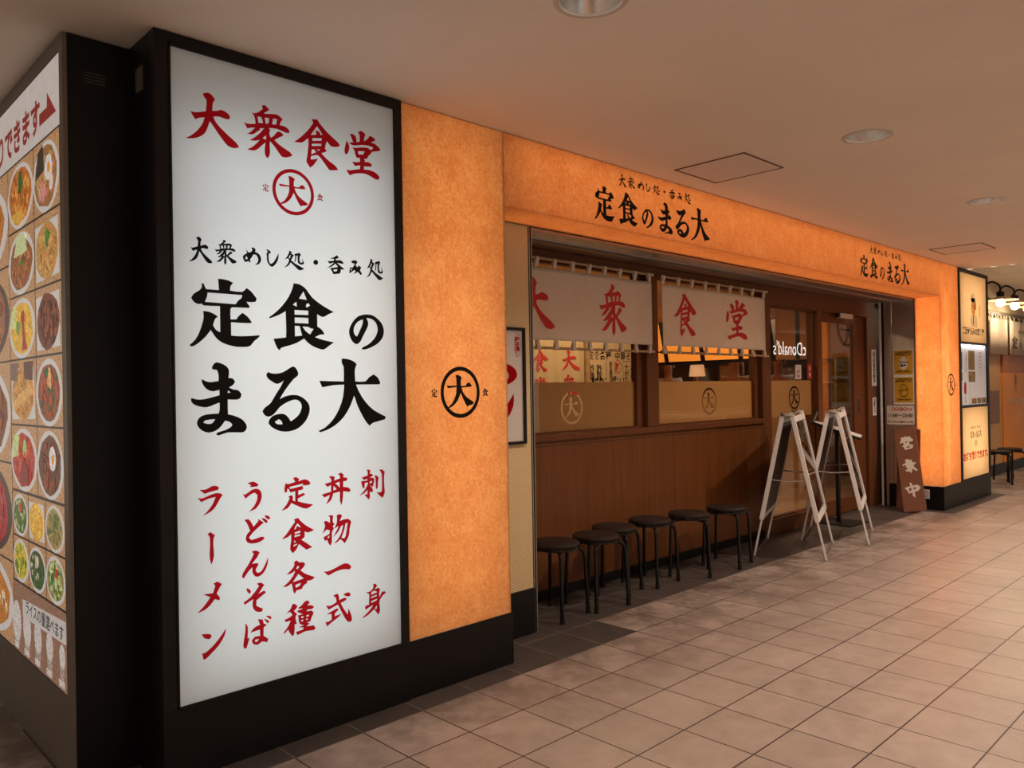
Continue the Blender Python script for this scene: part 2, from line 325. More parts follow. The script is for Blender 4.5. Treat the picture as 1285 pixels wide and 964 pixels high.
def translucent(name, col, frac=0.5, noise=0.0, scale=30.0, paper=False, col2=None):
    m, nt, b, o = nodes_of(name); nt.nodes.remove(b)
    tc = N(nt, 'ShaderNodeTexCoord')
    n1 = N(nt, 'ShaderNodeTexNoise', i_Scale=scale, i_Detail=6.0, i_Roughness=.65); nt.links.new(tc.outputs['Object'], n1.inputs['Vector'])
    cr = N(nt, 'ShaderNodeValToRGB'); cr.color_ramp.elements[0].position = .34; cr.color_ramp.elements[1].position = .66
    c2 = col2 or tuple(c*(1-noise) for c in col[:3])+(1,)
    cr.color_ramp.elements[0].color = c2; cr.color_ramp.elements[1].color = col
    src = n1.outputs['Fac']
    if paper:   # washi: fine fibres over broad clouds
        mp = N(nt, 'ShaderNodeMapping'); mp.inputs['Scale'].default_value = (1.0, 1.0, 0.8); nt.links.new(tc.outputs['Object'], mp.inputs[0])
        n2 = N(nt, 'ShaderNodeTexNoise', i_Scale=55.0, i_Detail=6.0, i_Distortion=1.6); nt.links.new(mp.outputs[0], n2.inputs['Vector'])
        n3 = N(nt, 'ShaderNodeTexNoise', i_Scale=7.0, i_Detail=3.0); nt.links.new(tc.outputs['Object'], n3.inputs['Vector'])
        a1 = N(nt, 'ShaderNodeMath', operation='MULTIPLY_ADD'); a1.inputs[1].default_value = .72; nt.links.new(n2.outputs['Fac'], a1.inputs[0])
        a2 = N(nt, 'ShaderNodeMath', operation='MULTIPLY'); a2.inputs[1].default_value = .28; nt.links.new(n3.outputs['Fac'], a2.inputs[0])
        nt.links.new(a2.outputs[0], a1.inputs[2]); src = a1.outputs[0]
    if paper: cr.color_ramp.elements[0].position = .41; cr.color_ramp.elements[1].position = .60
    nt.links.new(src, cr.inputs[0])
    d = N(nt, 'ShaderNodeBsdfDiffuse'); t = N(nt, 'ShaderNodeBsdfTranslucent'); mx = N(nt, 'ShaderNodeMixShader'); mx.inputs[0].default_value = frac
    nt.links.new(cr.outputs[0], d.inputs[0]); nt.links.new(cr.outputs[0], t.inputs[0])
    nt.links.new(d.outputs[0], mx.inputs[1]); nt.links.new(t.outputs[0], mx.inputs[2]); nt.links.new(mx.outputs[0], o.inputs[0])
    return m

def glass_mat(name, tint=(.93, .95, .94, 1), rough=0.0, ior=1.45):
    m, nt, b, o = nodes_of(name); nt.nodes.remove(b)
    geo = N(nt, 'ShaderNodeNewGeometry'); im = N(nt, 'ShaderNodeMapRange'); im.inputs['To Min'].default_value = ior; im.inputs['To Max'].default_value = 1/ior
    fr = N(nt, 'ShaderNodeFresnel'); nt.links.new(geo.outputs['Backfacing'], im.inputs['Value']); nt.links.new(im.outputs[0], fr.inputs['IOR'])
    tr = N(nt, 'ShaderNodeBsdfTransparent'); tr.inputs[0].default_value = tint
    gl = N(nt, 'ShaderNodeBsdfGlossy', i_Roughness=rough); mx = N(nt, 'ShaderNodeMixShader')
    nt.links.new(fr.outputs[0], mx.inputs[0]); nt.links.new(tr.outputs[0], mx.inputs[1]); nt.links.new(gl.outputs[0], mx.inputs[2]); nt.links.new(mx.outputs[0], o.inputs[0])
    return m

def tile_mat(name, c1, c2, grout, rough=.35, dirt=.25, grime_falloff=.85):
    m, nt, b, o = nodes_of(name)
    geo = N(nt, 'ShaderNodeNewGeometry'); mp = N(nt, 'ShaderNodeMapping'); mp.inputs['Location'].default_value = (50.0, 40+.1393/.3, 0); mp.inputs['Scale'].default_value = (1/.3, 1/.3, 1)
    nt.links.new(geo.outputs['Position'], mp.inputs[0])
    sp = N(nt, 'ShaderNodeSeparateXYZ'); nt.links.new(geo.outputs['Position'], sp.inputs[0])
    br = N(nt, 'ShaderNodeTexBrick', offset=0.0, squash=1.0); br.inputs['Color1'].default_value = c1; br.inputs['Color2'].default_value = c2; br.inputs['Mortar'].default_value = grout
    br.inputs['Scale'].default_value = 1.0; br.inputs['Mortar Size'].default_value = .0105; br.inputs['Mortar Smooth'].default_value = .1; br.inputs['Brick Width'].default_value = 1.0; br.inputs['Row Height'].default_value = 1.0
    nt.links.new(mp.outputs[0], br.inputs['Vector'])
    n1 = N(nt, 'ShaderNodeTexNoise', i_Scale=1.6, i_Detail=5.0, i_Roughness=.6); nt.links.new(geo.outputs['Position'], n1.inputs['Vector'])
    n2 = N(nt, 'ShaderNodeTexNoise', i_Scale=9.0, i_Detail=6.0, i_Roughness=.7); nt.links.new(geo.outputs['Position'], n2.inputs['Vector'])
    mm = N(nt, 'ShaderNodeMath', operation='ADD'); nt.links.new(n1.outputs['Fac'], mm.inputs[0]); nt.links.new(n2.outputs['Fac'], mm.inputs[1])
    cr = N(nt, 'ShaderNodeValToRGB'); cr.color_ramp.elements[0].position = .38; cr.color_ramp.elements[1].position = .6
    mr = N(nt, 'ShaderNodeMapRange'); mr.inputs['From Max'].default_value = 2.0; nt.links.new(mm.outputs[0], mr.inputs['Value']); nt.links.new(mr.outputs[0], cr.inputs[0])
    cr.color_ramp.elements[0].color = (1-dirt, 1-dirt*1.05, 1-dirt*1.1, 1); cr.color_ramp.elements[1].color = (1, 1, 1, 1)
    mx = N(nt, 'ShaderNodeMix', data_type='RGBA', blend_type='MULTIPLY'); mx.inputs[0].default_value = 1.0
    nt.links.new(br.outputs['Color'], mx.inputs[6]); nt.links.new(cr.outputs[0], mx.inputs[7])
    # dirt patches plus painted-in light falloff, both growing towards the shop front
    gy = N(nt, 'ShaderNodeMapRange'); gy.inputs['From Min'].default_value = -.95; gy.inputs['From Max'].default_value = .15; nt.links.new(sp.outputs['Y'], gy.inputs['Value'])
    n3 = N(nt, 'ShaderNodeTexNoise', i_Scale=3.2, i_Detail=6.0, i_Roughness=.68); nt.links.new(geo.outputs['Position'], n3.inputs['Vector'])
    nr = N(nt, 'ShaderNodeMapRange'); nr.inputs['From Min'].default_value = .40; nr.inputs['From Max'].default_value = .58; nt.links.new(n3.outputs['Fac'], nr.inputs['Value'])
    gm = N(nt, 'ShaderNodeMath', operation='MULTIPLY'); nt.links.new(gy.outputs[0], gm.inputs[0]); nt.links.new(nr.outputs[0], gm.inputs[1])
    gs = N(nt, 'ShaderNodeMath', operation='MULTIPLY'); gs.inputs[1].default_value = grime_falloff; nt.links.new(gm.outputs[0], gs.inputs[0])
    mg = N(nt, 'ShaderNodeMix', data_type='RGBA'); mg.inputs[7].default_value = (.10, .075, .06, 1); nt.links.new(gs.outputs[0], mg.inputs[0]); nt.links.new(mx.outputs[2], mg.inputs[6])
    nt.links.new(mg.outputs[2], b.inputs['Base Color'])
    ra = N(nt, 'ShaderNodeMapRange'); ra.inputs['To Min'].default_value = rough-.1; ra.inputs['To Max'].default_value = rough+.15; nt.links.new(n2.outputs['Fac'], ra.inputs['Value']); nt.links.new(ra.outputs[0], b.inputs['Roughness'])
    bp = N(nt, 'ShaderNodeBump', i_Strength=.4, i_Distance=.003, invert=True); nt.links.new(br.outputs['Fac'], bp.inputs['Height']); nt.links.new(bp.outputs[0], b.inputs['Normal'])
    return m

def wood_mat(name, c, dark, rough=.45):
    m, nt, b, o = nodes_of(name)
    tc = N(nt, 'ShaderNodeTexCoord'); mp = N(nt, 'ShaderNodeMapping'); mp.inputs['Scale'].default_value = (14, 14, .55); nt.links.new(tc.outputs['Object'], mp.inputs[0])
    n1 = N(nt, 'ShaderNodeTexNoise', i_Scale=3.0, i_Detail=7.0, i_Roughness=.6, i_Distortion=.3); nt.links.new(mp.outputs[0], n1.inputs['Vector'])
    cr = N(nt, 'ShaderNodeValToRGB'); cr.color_ramp.elements[0].position = .3; cr.color_ramp.elements[1].position = .72; cr.color_ramp.elements[0].color = dark; cr.color_ramp.elements[1].color = c
    nt.links.new(n1.outputs['Fac'], cr.inputs[0]); nt.links.new(cr.outputs[0], b.inputs['Base Color']); b.inputs['Roughness'].default_value = rough; b.inputs['Specular IOR Level'].default_value = .3
    return m

def rib_mat(name, c, dark):
    """Beige ribbed wall covering: tiny woven ridges."""
    m, nt, b, o = nodes_of(name)
    tc = N(nt, 'ShaderNodeTexCoord')
    w = N(nt, 'ShaderNodeTexWave', i_Scale=38.0, i_Distortion=1.2, i_Detail=1.0); w.bands_direction = 'Z'; w.inputs['Detail Scale'].default_value = 6.0
    nt.links.new(tc.outputs['Object'], w.inputs['Vector'])
    cr = N(nt, 'ShaderNodeValToRGB'); cr.color_ramp.elements[0].color = dark; cr.color_ramp.elements[1].color = c; nt.links.new(w.outputs['Fac'], cr.inputs[0])
    nt.links.new(cr.outputs[0], b.inputs['Base Color']); b.inputs['Roughness'].default_value = .8
    bp = N(nt, 'ShaderNodeBump', i_Strength=.5, i_Distance=.003); nt.links.new(w.outputs['Fac'], bp.inputs['Height']); nt.links.new(bp.outputs[0], b.inputs['Normal'])
    return m

M = {}
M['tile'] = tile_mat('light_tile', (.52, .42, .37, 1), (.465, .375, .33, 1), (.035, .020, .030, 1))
M['tile_dark'] = tile_mat('dark_tile', (.085, .068, .062, 1), (.072, .058, .053, 1), (.19, .155, .135, 1), .5, .3, .0)
M['ceiling'] = mat('ceiling_paint', (.86, .77, .675, 1), .9, noise=.03, scale=1.5)
M['black'] = mat('black_paint', (.006, .0048, .0044, 1), .42, noise=.25, scale=9, spec=.25)
M['frame_brown'] = mat('black_brown_frame', (.010, .007, .006, 1), .45, noise=.2, scale=6, spec=.25)
M['menu_frame'] = mat('grey_brown_frame', (.17, .135, .11, 1), .4, .3, noise=.1)
M['white_acrylic'] = translucent('white_acrylic', (.88, .90, .90, 1), .55, noise=.015, scale=4)
M['cream_acrylic'] = translucent('cream_acrylic', (.92, .70, .45, 1), .55, noise=.02, scale=4)
M['washi'] = translucent('orange_paper', (.98, .635, .325, 1), .55, paper=True, col2=(.87, .47, .205, 1))
M['red'] = translucent('red_vinyl', (.62, .016, .026, 1), .6, noise=.06)
M['red_print'] = mat('red_print', (.50, .02, .02, 1), .6, noise=.05)
M['ink'] = mat('black_vinyl', (.004, .003, .003, 1), .5, noise=.1, spec=.15)
M['wood'] = wood_mat('brown_wood_panel', (.19, .064, .016, 1), (.125, .038, .009, 1), .45)
M['wood_dark'] = wood_mat('brown_wood_frame', (.16, .053, .015, 1), (.11, .034, .009, 1), .55)
M['beige'] = rib_mat('ribbed_beige', (.86, .65, .37, 1), (.66, .48, .25, 1))
M['steel'] = mat('brushed_steel', (.66, .61, .57, 1), .28, 1.0, noise=.10, scale=6, stretch=(1, 30, .4))
M['steel_dull'] = mat('dull_steel', (.42, .38, .34, 1), .4, .9, noise=.1, scale=8)
M['chrome'] = mat('chrome', (.75, .74, .72, 1), .12, 1.0)
M['alu'] = mat('satin_aluminium', (.86, .83, .82, 1), .42, .15, noise=.04)
M['plastic_black'] = mat('black_plastic', (.010, .008, .0075, 1), .4, noise=.1, spec=.3)
M['seat'] = mat('brown_black_vinyl', (.022, .014, .011, 1), .5, noise=.15, scale=60, bump=.15, spec=.3)
M['legs'] = mat('black_enamel', (.006, .005, .0045, 1), .2, noise=.1, spec=.35)
M['glass'] = glass_mat('clear_glass')
M['film'] = translucent('frosted_film', (.60, .335, .15, 1), .5, noise=.03, scale=3)
M['cloth'] = translucent('noren_cloth', (.90, .79, .68, 1), .3, noise=.05, scale=12)
M['cloth_warm'] = translucent('indoor_noren_cloth', (.74, .58, .36, 1), .3, noise=.05, scale=12)
M['bamboo'] = mat('pale_wood_rod', (.40, .25, .12, 1), .5, noise=.15, scale=15)
M['white'] = mat('white_print', (.72, .68, .62, 1), .6, noise=.03)
M['paper'] = mat('paper', (.70, .62, .55, 1), .7, noise=.03)
M['paper_white'] = mat('white_paper', (.75, .73, .72, 1), .6, noise=.03)
M['yellow'] = mat('yellow_print', (.56, .31, .02, 1), .5, noise=.04)
M['brown_board'] = mat('brown_board', (.20, .072, .040, 1), .5, noise=.06)
M['reflector'] = mat('lamp_reflector', (.80, .78, .76, 1), .22, .9)
M['trim_white'] = mat('white_trim', (.62, .56, .50, 1), .5)
M['line_brown'] = mat('hatch_gap', (.16, .085, .05, 1), .8)
def emission(name, col, s):
    m, nt, b, o = nodes_of(name); b.inputs['Base Color'].default_value = col
    b.inputs['Emission Color'].default_value = col; b.inputs['Emission Strength'].default_value = s; return m
M['bulb'] = emission('glowing_bulb', (1, .78, .48, 1), 14)
M['lamp_disc'] = emission('lamp_disc', (1, .85, .68, 1), 4.5)
M['sign_white'] = emission('lit_letter_white', (1, .93, .85, 1), 6)
M['orange_glow'] = emission('lit_orange_panel', (1.0, .30, .035, 1), .85)

# ------------------------------------------------------------------ key dimensions (metres)
ZC = 2.642                    # corridor ceiling
XP, XQ, XE, XEND = .663, 7.053, 7.662, 8.729
ZHB, ZOB = 2.273, .254
YB, YW = .27, .68             # beige wall, shop front

# ------------------------------------------------------------------ floor and ceiling
bm = BM(); YL = -.1393
def fl(x0, x1, y0, y1, mi): quad(bm, [(x0, y0, 0), (x1, y0, 0), (x1, y1, 0), (x0, y1, 0)], mi)
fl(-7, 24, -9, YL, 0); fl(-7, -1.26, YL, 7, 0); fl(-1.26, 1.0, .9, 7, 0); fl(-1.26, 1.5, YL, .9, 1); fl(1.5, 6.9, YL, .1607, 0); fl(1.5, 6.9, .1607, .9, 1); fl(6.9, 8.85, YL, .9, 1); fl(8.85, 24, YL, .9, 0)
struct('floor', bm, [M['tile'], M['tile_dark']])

LIGHTS = [(-.032, -1.15), (2.136, -1.19), (4.283, -1.17), (6.45, -1.17)]
LIGHTS_FAR = [(-.03, -4.2), (2.136, -4.2), (4.283, -4.2), (6.45, -4.2)]
bm = BM()
outer = [(-7, -9), (7.95, -9), (7.95, 1.2), (-7, 1.2)]
fill(bm, [[outer]+[circle(x, y, .107, 32)[::-1] for x, y in LIGHTS+LIGHTS_FAR]], lambda u, v: (u, v, ZC))
quad(bm, [(-7, 1.2, ZC), (-1.2, 1.2, ZC), (-1.2, 8, ZC), (-7, 8, ZC)])
quad(bm, [(7.95, -9, ZC), (7.95, 1.2, ZC), (7.95, 1.2, 2.9), (7.95, -9, 2.9)])
struct('ceiling', bm, M['ceiling'], normals=False)
bm = BM(); fill(bm, [[[(7.95, -9), (24, -9), (24, .9), (7.95, .9)]]+[circle(x, -2.7, .107, 32)[::-1] for x in (9.4, 12.0)]], lambda u, v: (u, v, 2.805)); struct('ceiling_far', bm, M['ceiling'], normals=False)
# the far side of the corridor: another shop front, seen only in the glass
struct('wall_opposite', bx(9, 24, -6.3, -6.1, 0, 2.9), mat('opposite_wall', (.16, .10, .07, 1), .6, noise=.1, scale=2))

# ------------------------------------------------------------------ recessed lamps
def downlight(x, y, label, group, watts=None, ZC=ZC):
    t = thing('recessed_ceiling_light', label, 'ceiling light', (x, y, ZC), group=group)
    b_ = BM(); lathe(b_, [(.103, .004), (.105, -.004), (.122, -.004), (.126, 0), (.126, .001)], (x, y, ZC), 40); obj('trim_ring', b_, M['trim_white'], t, True)
    b_ = BM(); lathe(b_, [(.106, 0), (.103, .03), (.090, .075), (.072, .105), (.05, .118)], (x, y, ZC), 40); obj('reflector', b_, M['reflector'], t, True, normals=False)
    b_ = BM(); lathe(b_, [(.052, .117), (.04, .108), (0, .105)], (x, y, ZC), 24); obj('lamp', b_, M['lamp_disc'], t, True, normals=False)
    l = bpy.data.lights.new('downlight_beam', 'SPOT'); l.energy = watts or DOWNLIGHT_W; l.spot_size = R(135); l.spot_blend = .6; l.shadow_soft_size = .035; l.color = WARM
    o = bpy.data.objects.new('downlight_beam', l); C.objects.link(o); o.parent = t; o.location = (0, 0, .012)
    return t
LBL = ['round recessed ceiling light cut by the top edge, in front of the orange pillar', 'round recessed ceiling light right of the square ceiling hatch', 'smallest round recessed ceiling light, farthest along the corridor', 'round recessed ceiling light above the right orange pillar']
for (x, y), lb in zip(LIGHTS[:3], LBL): downlight(x, y, lb, 'recessed lights along the corridor', DOWNLIGHT_W*{-.032: .55, 2.136: .85}.get(x, 1.0))
for i, (x, y) in enumerate([(9.4, -2.7), (12.0, -2.7)]): downlight(x, y, 'added recessed ceiling light brightening the next shop, outside the picture', 'added lights in front of the next shop', DOWNLIGHT_W*1.5, 2.805)  # unseen lamps, added to brighten the next shop and the floor on the right
downlight(*LIGHTS[3], LBL[3], 'recessed lights along the corridor', DOWNLIGHT_W*1.35)
for i, (x, y) in enumerate(LIGHTS_FAR): downlight(x, y, 'added recessed ceiling light behind the camera', 'added lights on the far side of the corridor')  # unseen second row, added to spread more light through the corridor

def hatch(cx, cy, label):
    t = thing('ceiling_hatch', label, 'ceiling hatch', (cx, cy, ZC))
    a = .228
    b_ = BM()
    for d in ((-a, -a+.011, -a, a), (a-.011, a, -a, a), (-a, a, -a, -a+.011), (-a, a, a-.011, a)): box(b_, cx+d[0], cx+d[1], cy+d[2], cy+d[3], ZC-.004, ZC+.002)
    obj('rim', b_, M['line_brown'], t)
    obj('lid', bx(cx-a+.013, cx+a-.013, cy-a+.013, cy+a-.013, ZC-.003, ZC+.003), mat('hatch_lid', (.80, .70, .63, 1), .85, noise=.02), t)
hatch(2.128, -.395, 'square ceiling hatch with a brown rim above the shop name on the lit header')
hatch(6.366, -.415, 'square ceiling hatch with a brown rim, farther one near the right pillar')

# ------------------------------------------------------------------ white illuminated sign
t = thing('illuminated_sign', 'tall white backlit sign with red and black Japanese lettering in a black frame', 'sign', (-.5, .11, 0))
XF0, XF1 = -1.027, .030
bm = BM()
box(bm, XF0, -.971, -.012, .02, ZOB, ZC-.004); box(bm, -.010, XF1, -.012, .02, ZOB, ZC-.004)
box(bm, -.971, -.010, -.012, .02, 2.593, ZC-.004)
box(bm, -.978, -.971, -.016, -.010, ZOB, 2.60); box(bm, -.010, -.003, -.016, -.010, ZOB, 2.60); box(bm, -.978, -.003, -.016, -.010, 2.593, 2.600); box(bm, -.978, -.003, -.016, -.010, .2544, .2614)
obj('frame', bm, M['frame_brown'], t)
bm = BM(); box(bm, XF0, XF1, -.012, .02, 0, ZOB-.001); obj('base', bm, M['black'], t)
bm = BM(); box(bm, XF0, XF0+.012, .021, .228, 0, ZC-.004); box(bm, XF1-.012, XF1, .021, .228, 0, ZC-.004); box(bm, XF0+.012, XF1-.012, .21, .228, 0, ZC-.004); obj('housing', bm, M['black'], t)
obj('face_panel', bx(-.972, -.009, -.004, 0, .2555, 2.5935), M['white_acrylic'], t)
area_light('sign_lamp_panel', (-.4905, .205, 1.33), .90, 2.06, WHITE_BOX_W, (.93, .98, 1.0), (0, -1, 0), t)
pl = front(-.0055)
def line(name, items, m, parent=t, plane=pl):
    for it in items:
        b_ = BM(); put_glyph(b_, *it, plane); obj(name, b_, m, parent, normals=False)
line('heading_character', [('dai', -.92, 2.276, -.718, 2.46), ('shu', -.698, 2.265, -.498, 2.467), ('shoku', -.489, 2.262, -.28, 2.464), ('dou', -.259, 2.264, -.078, 2.462)], M['red'])
bm = BM(); emblem(bm, -.4955, 2.151, 1.0, pl); obj('emblem', bm, M['red'], t, normals=False)
line('subtitle_character', SMALL, M['ink'])
line('name_character', [('tei', -.915, 1.532, -.648, 1.783), ('shokub', -.608, 1.525, -.322, 1.791), ('no', -.251, 1.537, -.076, 1.687), ('ma', -.913, 1.208, -.705, 1.476), ('ru', -.641, 1.209, -.439, 1.463), ('daic', -.401, 1.199, -.074, 1.498)], M['ink'])
for items in ([('ra', -.896, .921, -.802, 1.026), ('bar', -.861, .742, -.833, .86), ('mek', -.903, .576, -.81, .676), ('nk', -.888, .405, -.797, .499)],
              [('uu', -.725, .916, -.649, 1.027), ('do', -.721, .794, -.616, .893), ('n', -.733, .666, -.627, .766), ('so', -.727, .531, -.638, .642), ('ba', -.732, .407, -.617, .511)],
              [('teir', -.569, .899, -.431, 1.028), ('shokur', -.571, .732, -.429, .867), ('kaku', -.568, .572, -.428, .701), ('shu2', -.569, .408, -.429, .536)],
              [('donb', -.392, .895, -.255, 1.029), ('butsu', -.391, .736, -.255, .86), ('ichi', -.389, .617, -.258, .654), ('shiki', -.383, .408, -.259, .536)],
              [('sashi', -.214, .903, -.083, 1.031), ('mi2', -.212, .409, -.087, .544)]):
    line('dish_character', items, M['red'])
bm = BM(); box(bm, XF0-.004, XF0, .092, .157, 2.452, 2.538); obj('side_plate', bm, mat('dark_label_plate', (.10, .08, .055, 1), .6), t)

# ------------------------------------------------------------------ left: menu light box with dish photographs
XM = -1.247
t = thing('menu_light_box', 'black corner box with a backlit menu of dish photographs on its left face', 'menu board', (XM+.11, .9, 0))
bm = BM(); box(bm, XM+.012, -.60, .2295, 3.2, 0, ZC-.004); obj('body', bm, M['black'], t)
bm = BM()
box(bm, XM-.004, XM+.011, .231, .272, 0, ZC-.004); box(bm, XM-.004, XM+.011, .272, 3.2, 2.583, ZC-.004); box(bm, XM-.004, XM+.011, .272, 3.2, 0, .298)
obj('frame', bm, M['menu_frame'], t)
bm = BM()
for k in range(4): box(bm, -1.180, -1.112, .225, .2295, 2.478+k*.011, 2.482+k*.011)
obj('vent', bm, mat('vent_slat', (.06, .05, .042, 1), .4), t)
def lit_print(name, col, s=.45, noise=.06, scale=30):
    return mat(name, col, .35, emit=s, noise=noise, scale=scale)
P_white = lit_print('menu_white', (.62, .58, .55, 1)); P_red = lit_print('menu_red', (.36, .018, .018, 1), .25); P_dark = lit_print('menu_dark_line', (.03, .022, .02, 1), .1); P_plate = lit_print('menu_plate', (.66, .64, .62, 1))
_pc = {}
def pcol(r, g, b):
    if (r, g, b) not in _pc: _pc[(r, g, b)] = lit_print('menu_food_%02x%02x%02x' % (r, g, b), lin(r, g, b), .45, .42, 90)
    return _pc[(r, g, b)]
xm = XM-.001
def panel(name, y0, y1, z0, z1, m, d=0):
    b_ = BM(); box(b_, xm-d-.001, XM+.011, y0, y1, z0, z1); return obj(name, b_, m, t)
panel('print_panel', .272, 3.2, .298, 2.583, P_dark)
panel('heading_strip', .280, 3.1, 2.326, 2.579, P_white, .001)
pm = lambda d: (lambda u, v: (xm-d, -u, v))
bm = BM()
fill(bm, [[[(-.535, 2.380), (-.312, 2.380), (-.425, 2.478), (-.43, 2.425), (-.535, 2.425)]]], pm(.0035))
obj('arrow', bm, P_red, t, normals=False)
bm = BM(); text(bm, 'お持ち帰りできます', -1.158, 2.425, .142, pm(.0035), .005, sx=1.0); obj('heading_lettering', bm, P_red, t, normals=False)
random.seed(5)
def blob(bm, cu, cv, r, d, mi, ry=None, jag=.25, n=11):
    ph = random.random()*6
    fill(bm, [[[(cu+r*(1+jag*(random.random()-.5))*math.cos(k*2*PI/n+ph), cv+(ry or r)*(1+jag*(random.random()-.5))*math.sin(k*2*PI/n+ph)) for k in range(n)]]], pm(d), mi)
def dish(y0, y1, z0, z1, kind, big=False, extra=()):
    """One printed photograph of a dish: table top, plate and food, as flat print."""
    g = .004; u0, u1, v0, v1 = -y1+g, -y0-g, z0+g, z1-g
    cu, cv, w, h = (u0+u1)/2, (v0+v1)/2, (u1-u0)/2, (v1-v0)/2
    wood, plate, base, bits, gar = kind
    mats = [pcol(*wood), P_plate if plate != 'dark' else pcol(70, 50, 42), pcol(*base)]+[pcol(*c) for c in bits]+[pcol(*c) for c in gar]
    b_ = BM(); quad(b_, [pm(.0015)(*p) for p in ((u0, v0), (u1, v0), (u1, v1), (u0, v1))], 0)
    cu -= .03*w; cv -= .04*h
    rx, ry = w*1.02, h*.97
    if plate == 'rect': fill(b_, [[[(cu-rx*.85, cv-ry*.85), (cu+rx*.9, cv-ry*.8), (cu+rx*.85, cv+ry*.85), (cu-rx*.9, cv+ry*.8)]]], pm(.002), 1)
    else: fill(b_, [[circle(cu, cv, rx, 30, ry)]], pm(.002), 1)
    s = .86
    blob(b_, cu, cv, rx*s, .0025, 2, ry*s, .12, 16)
    nb = len(bits)
    for k in range(60 if not big else 90):
        a = random.random()*6.28; q = math.sqrt(random.random())*.72
        r = min(rx, ry)*(.06+.10*random.random())
        blob(b_, cu+rx*q*math.cos(a), cv+ry*q*math.sin(a), r, .003+.00002*k, 3+random.randrange(nb), None, .5, 8)
    for k, c in enumerate(gar):
        a = 1.1+2.2*k
        if c == (245, 240, 232):
            blob(b_, cu+rx*.25, cv+ry*.2, min(rx, ry)*.36, .0042, 3+nb+k, None, .1, 16)
        elif c == (240, 150, 30): blob(b_, cu+rx*.28, cv+ry*.18, min(rx, ry)*.15, .0044, 3+nb+k, None, .05, 14)
        else: blob(b_, cu+rx*.25*math.cos(a), cv+ry*.3*math.sin(a)+ry*.1, min(rx, ry)*.26, .004+.0001*k, 3+nb+k, None, .6, 9)
    for c, q in extra:
        mats.append(pcol(*c)); fill(b_, [[smooth_loop([(cu+rx*a, cv+ry*b2) for a, b2 in q])]], pm(.0046), len(mats)-1)
    return obj('dish_photo', b_, mats, t, normals=False)
TAN = (190, 146, 104)
K = dict(ramen=(TAN, 'round', (160, 110, 60), [(190, 150, 95), (205, 120, 105), (215, 175, 120)], [(42, 60, 38), (245, 240, 232), (240, 150, 30)]),
    fried_rice=(TAN, 'rect', (196, 150, 82), [(214, 170, 98), (170, 118, 60), (205, 140, 80)], [(70, 130, 50)]),
    katsu=(TAN, 'round', (190, 110, 40), [(210, 140, 60), (160, 84, 30), (225, 165, 80)], [(60, 110, 40)]),
    ginger=(TAN, 'round', (150, 90, 50), [(170, 105, 60), (120, 66, 36), (190, 130, 80)], [(190, 205, 130)]),
    eel=(TAN, 'rect', (112, 48, 26), [(92, 36, 20), (140, 66, 32), (70, 28, 18)], []),
    omelette=(TAN, 'round', (222, 178, 62), [(232, 190, 80), (214, 165, 48)], [(170, 34, 24), (90, 150, 60)]),
    pork=(TAN, 'round', (140, 70, 36), [(160, 80, 40), (110, 52, 30), (190, 70, 40), (60, 90, 40)], [(226, 160, 70)]),
    fish=(TAN, 'rect', (196, 142, 70), [(210, 160, 90), (176, 118, 56)], []),
    loco=(TAN, 'round', (104, 58, 34), [(120, 66, 38), (84, 46, 28), (150, 50, 36)], [(245, 240, 232), (240, 150, 30)]),
    karaage=(TAN, 'round', (178, 52, 36), [(190, 60, 40), (160, 40, 30), (205, 90, 60)], [(170, 200, 110)]),
    salad=(TAN, 'round', (90, 110, 50), [(60, 100, 40), (130, 150, 70), (190, 190, 150)], [(190, 40, 36)]),
    egg_roll=(TAN, 'rect', (226, 178, 72), [(236, 192, 90), (210, 156, 54)], []),
    soup=(TAN, 'round', (176, 150, 90), [(150, 130, 80), (90, 110, 60)], [(60, 110, 50)]),
    corn=(TAN, 'round', (205, 180, 60), [(216, 190, 70), (90, 130, 50)], []),
    greens=(TAN, 'round', (60, 84, 44), [(50, 90, 40), (90, 120, 60), (200, 180, 160)], [(235, 200, 180)]),
    tomato=(TAN, 'round', (150, 140, 80), [(60, 110, 50), (200, 210, 150)], [(196, 50, 36), (60, 110, 50)]),
    beef=(TAN, 'dark', (150, 90, 60), [(170, 104, 70), (120, 66, 44), (190, 130, 90)], [(90, 150, 60), (232, 222, 200)]),
    tuna=(TAN, 'dark', (160, 40, 44), [(176, 50, 54), (140, 30, 36), (190, 80, 80)], [(70, 130, 50)]),
    curry=(TAN, 'round', (120, 62, 30), [(140, 76, 36), (100, 50, 26), (190, 150, 90)], [(214, 120, 60)]),
    chicken=(TAN, 'round', (190, 120, 50), [(206, 140, 66), (170, 96, 38), (236, 226, 190)], [(110, 160, 70), (245, 240, 232)]))
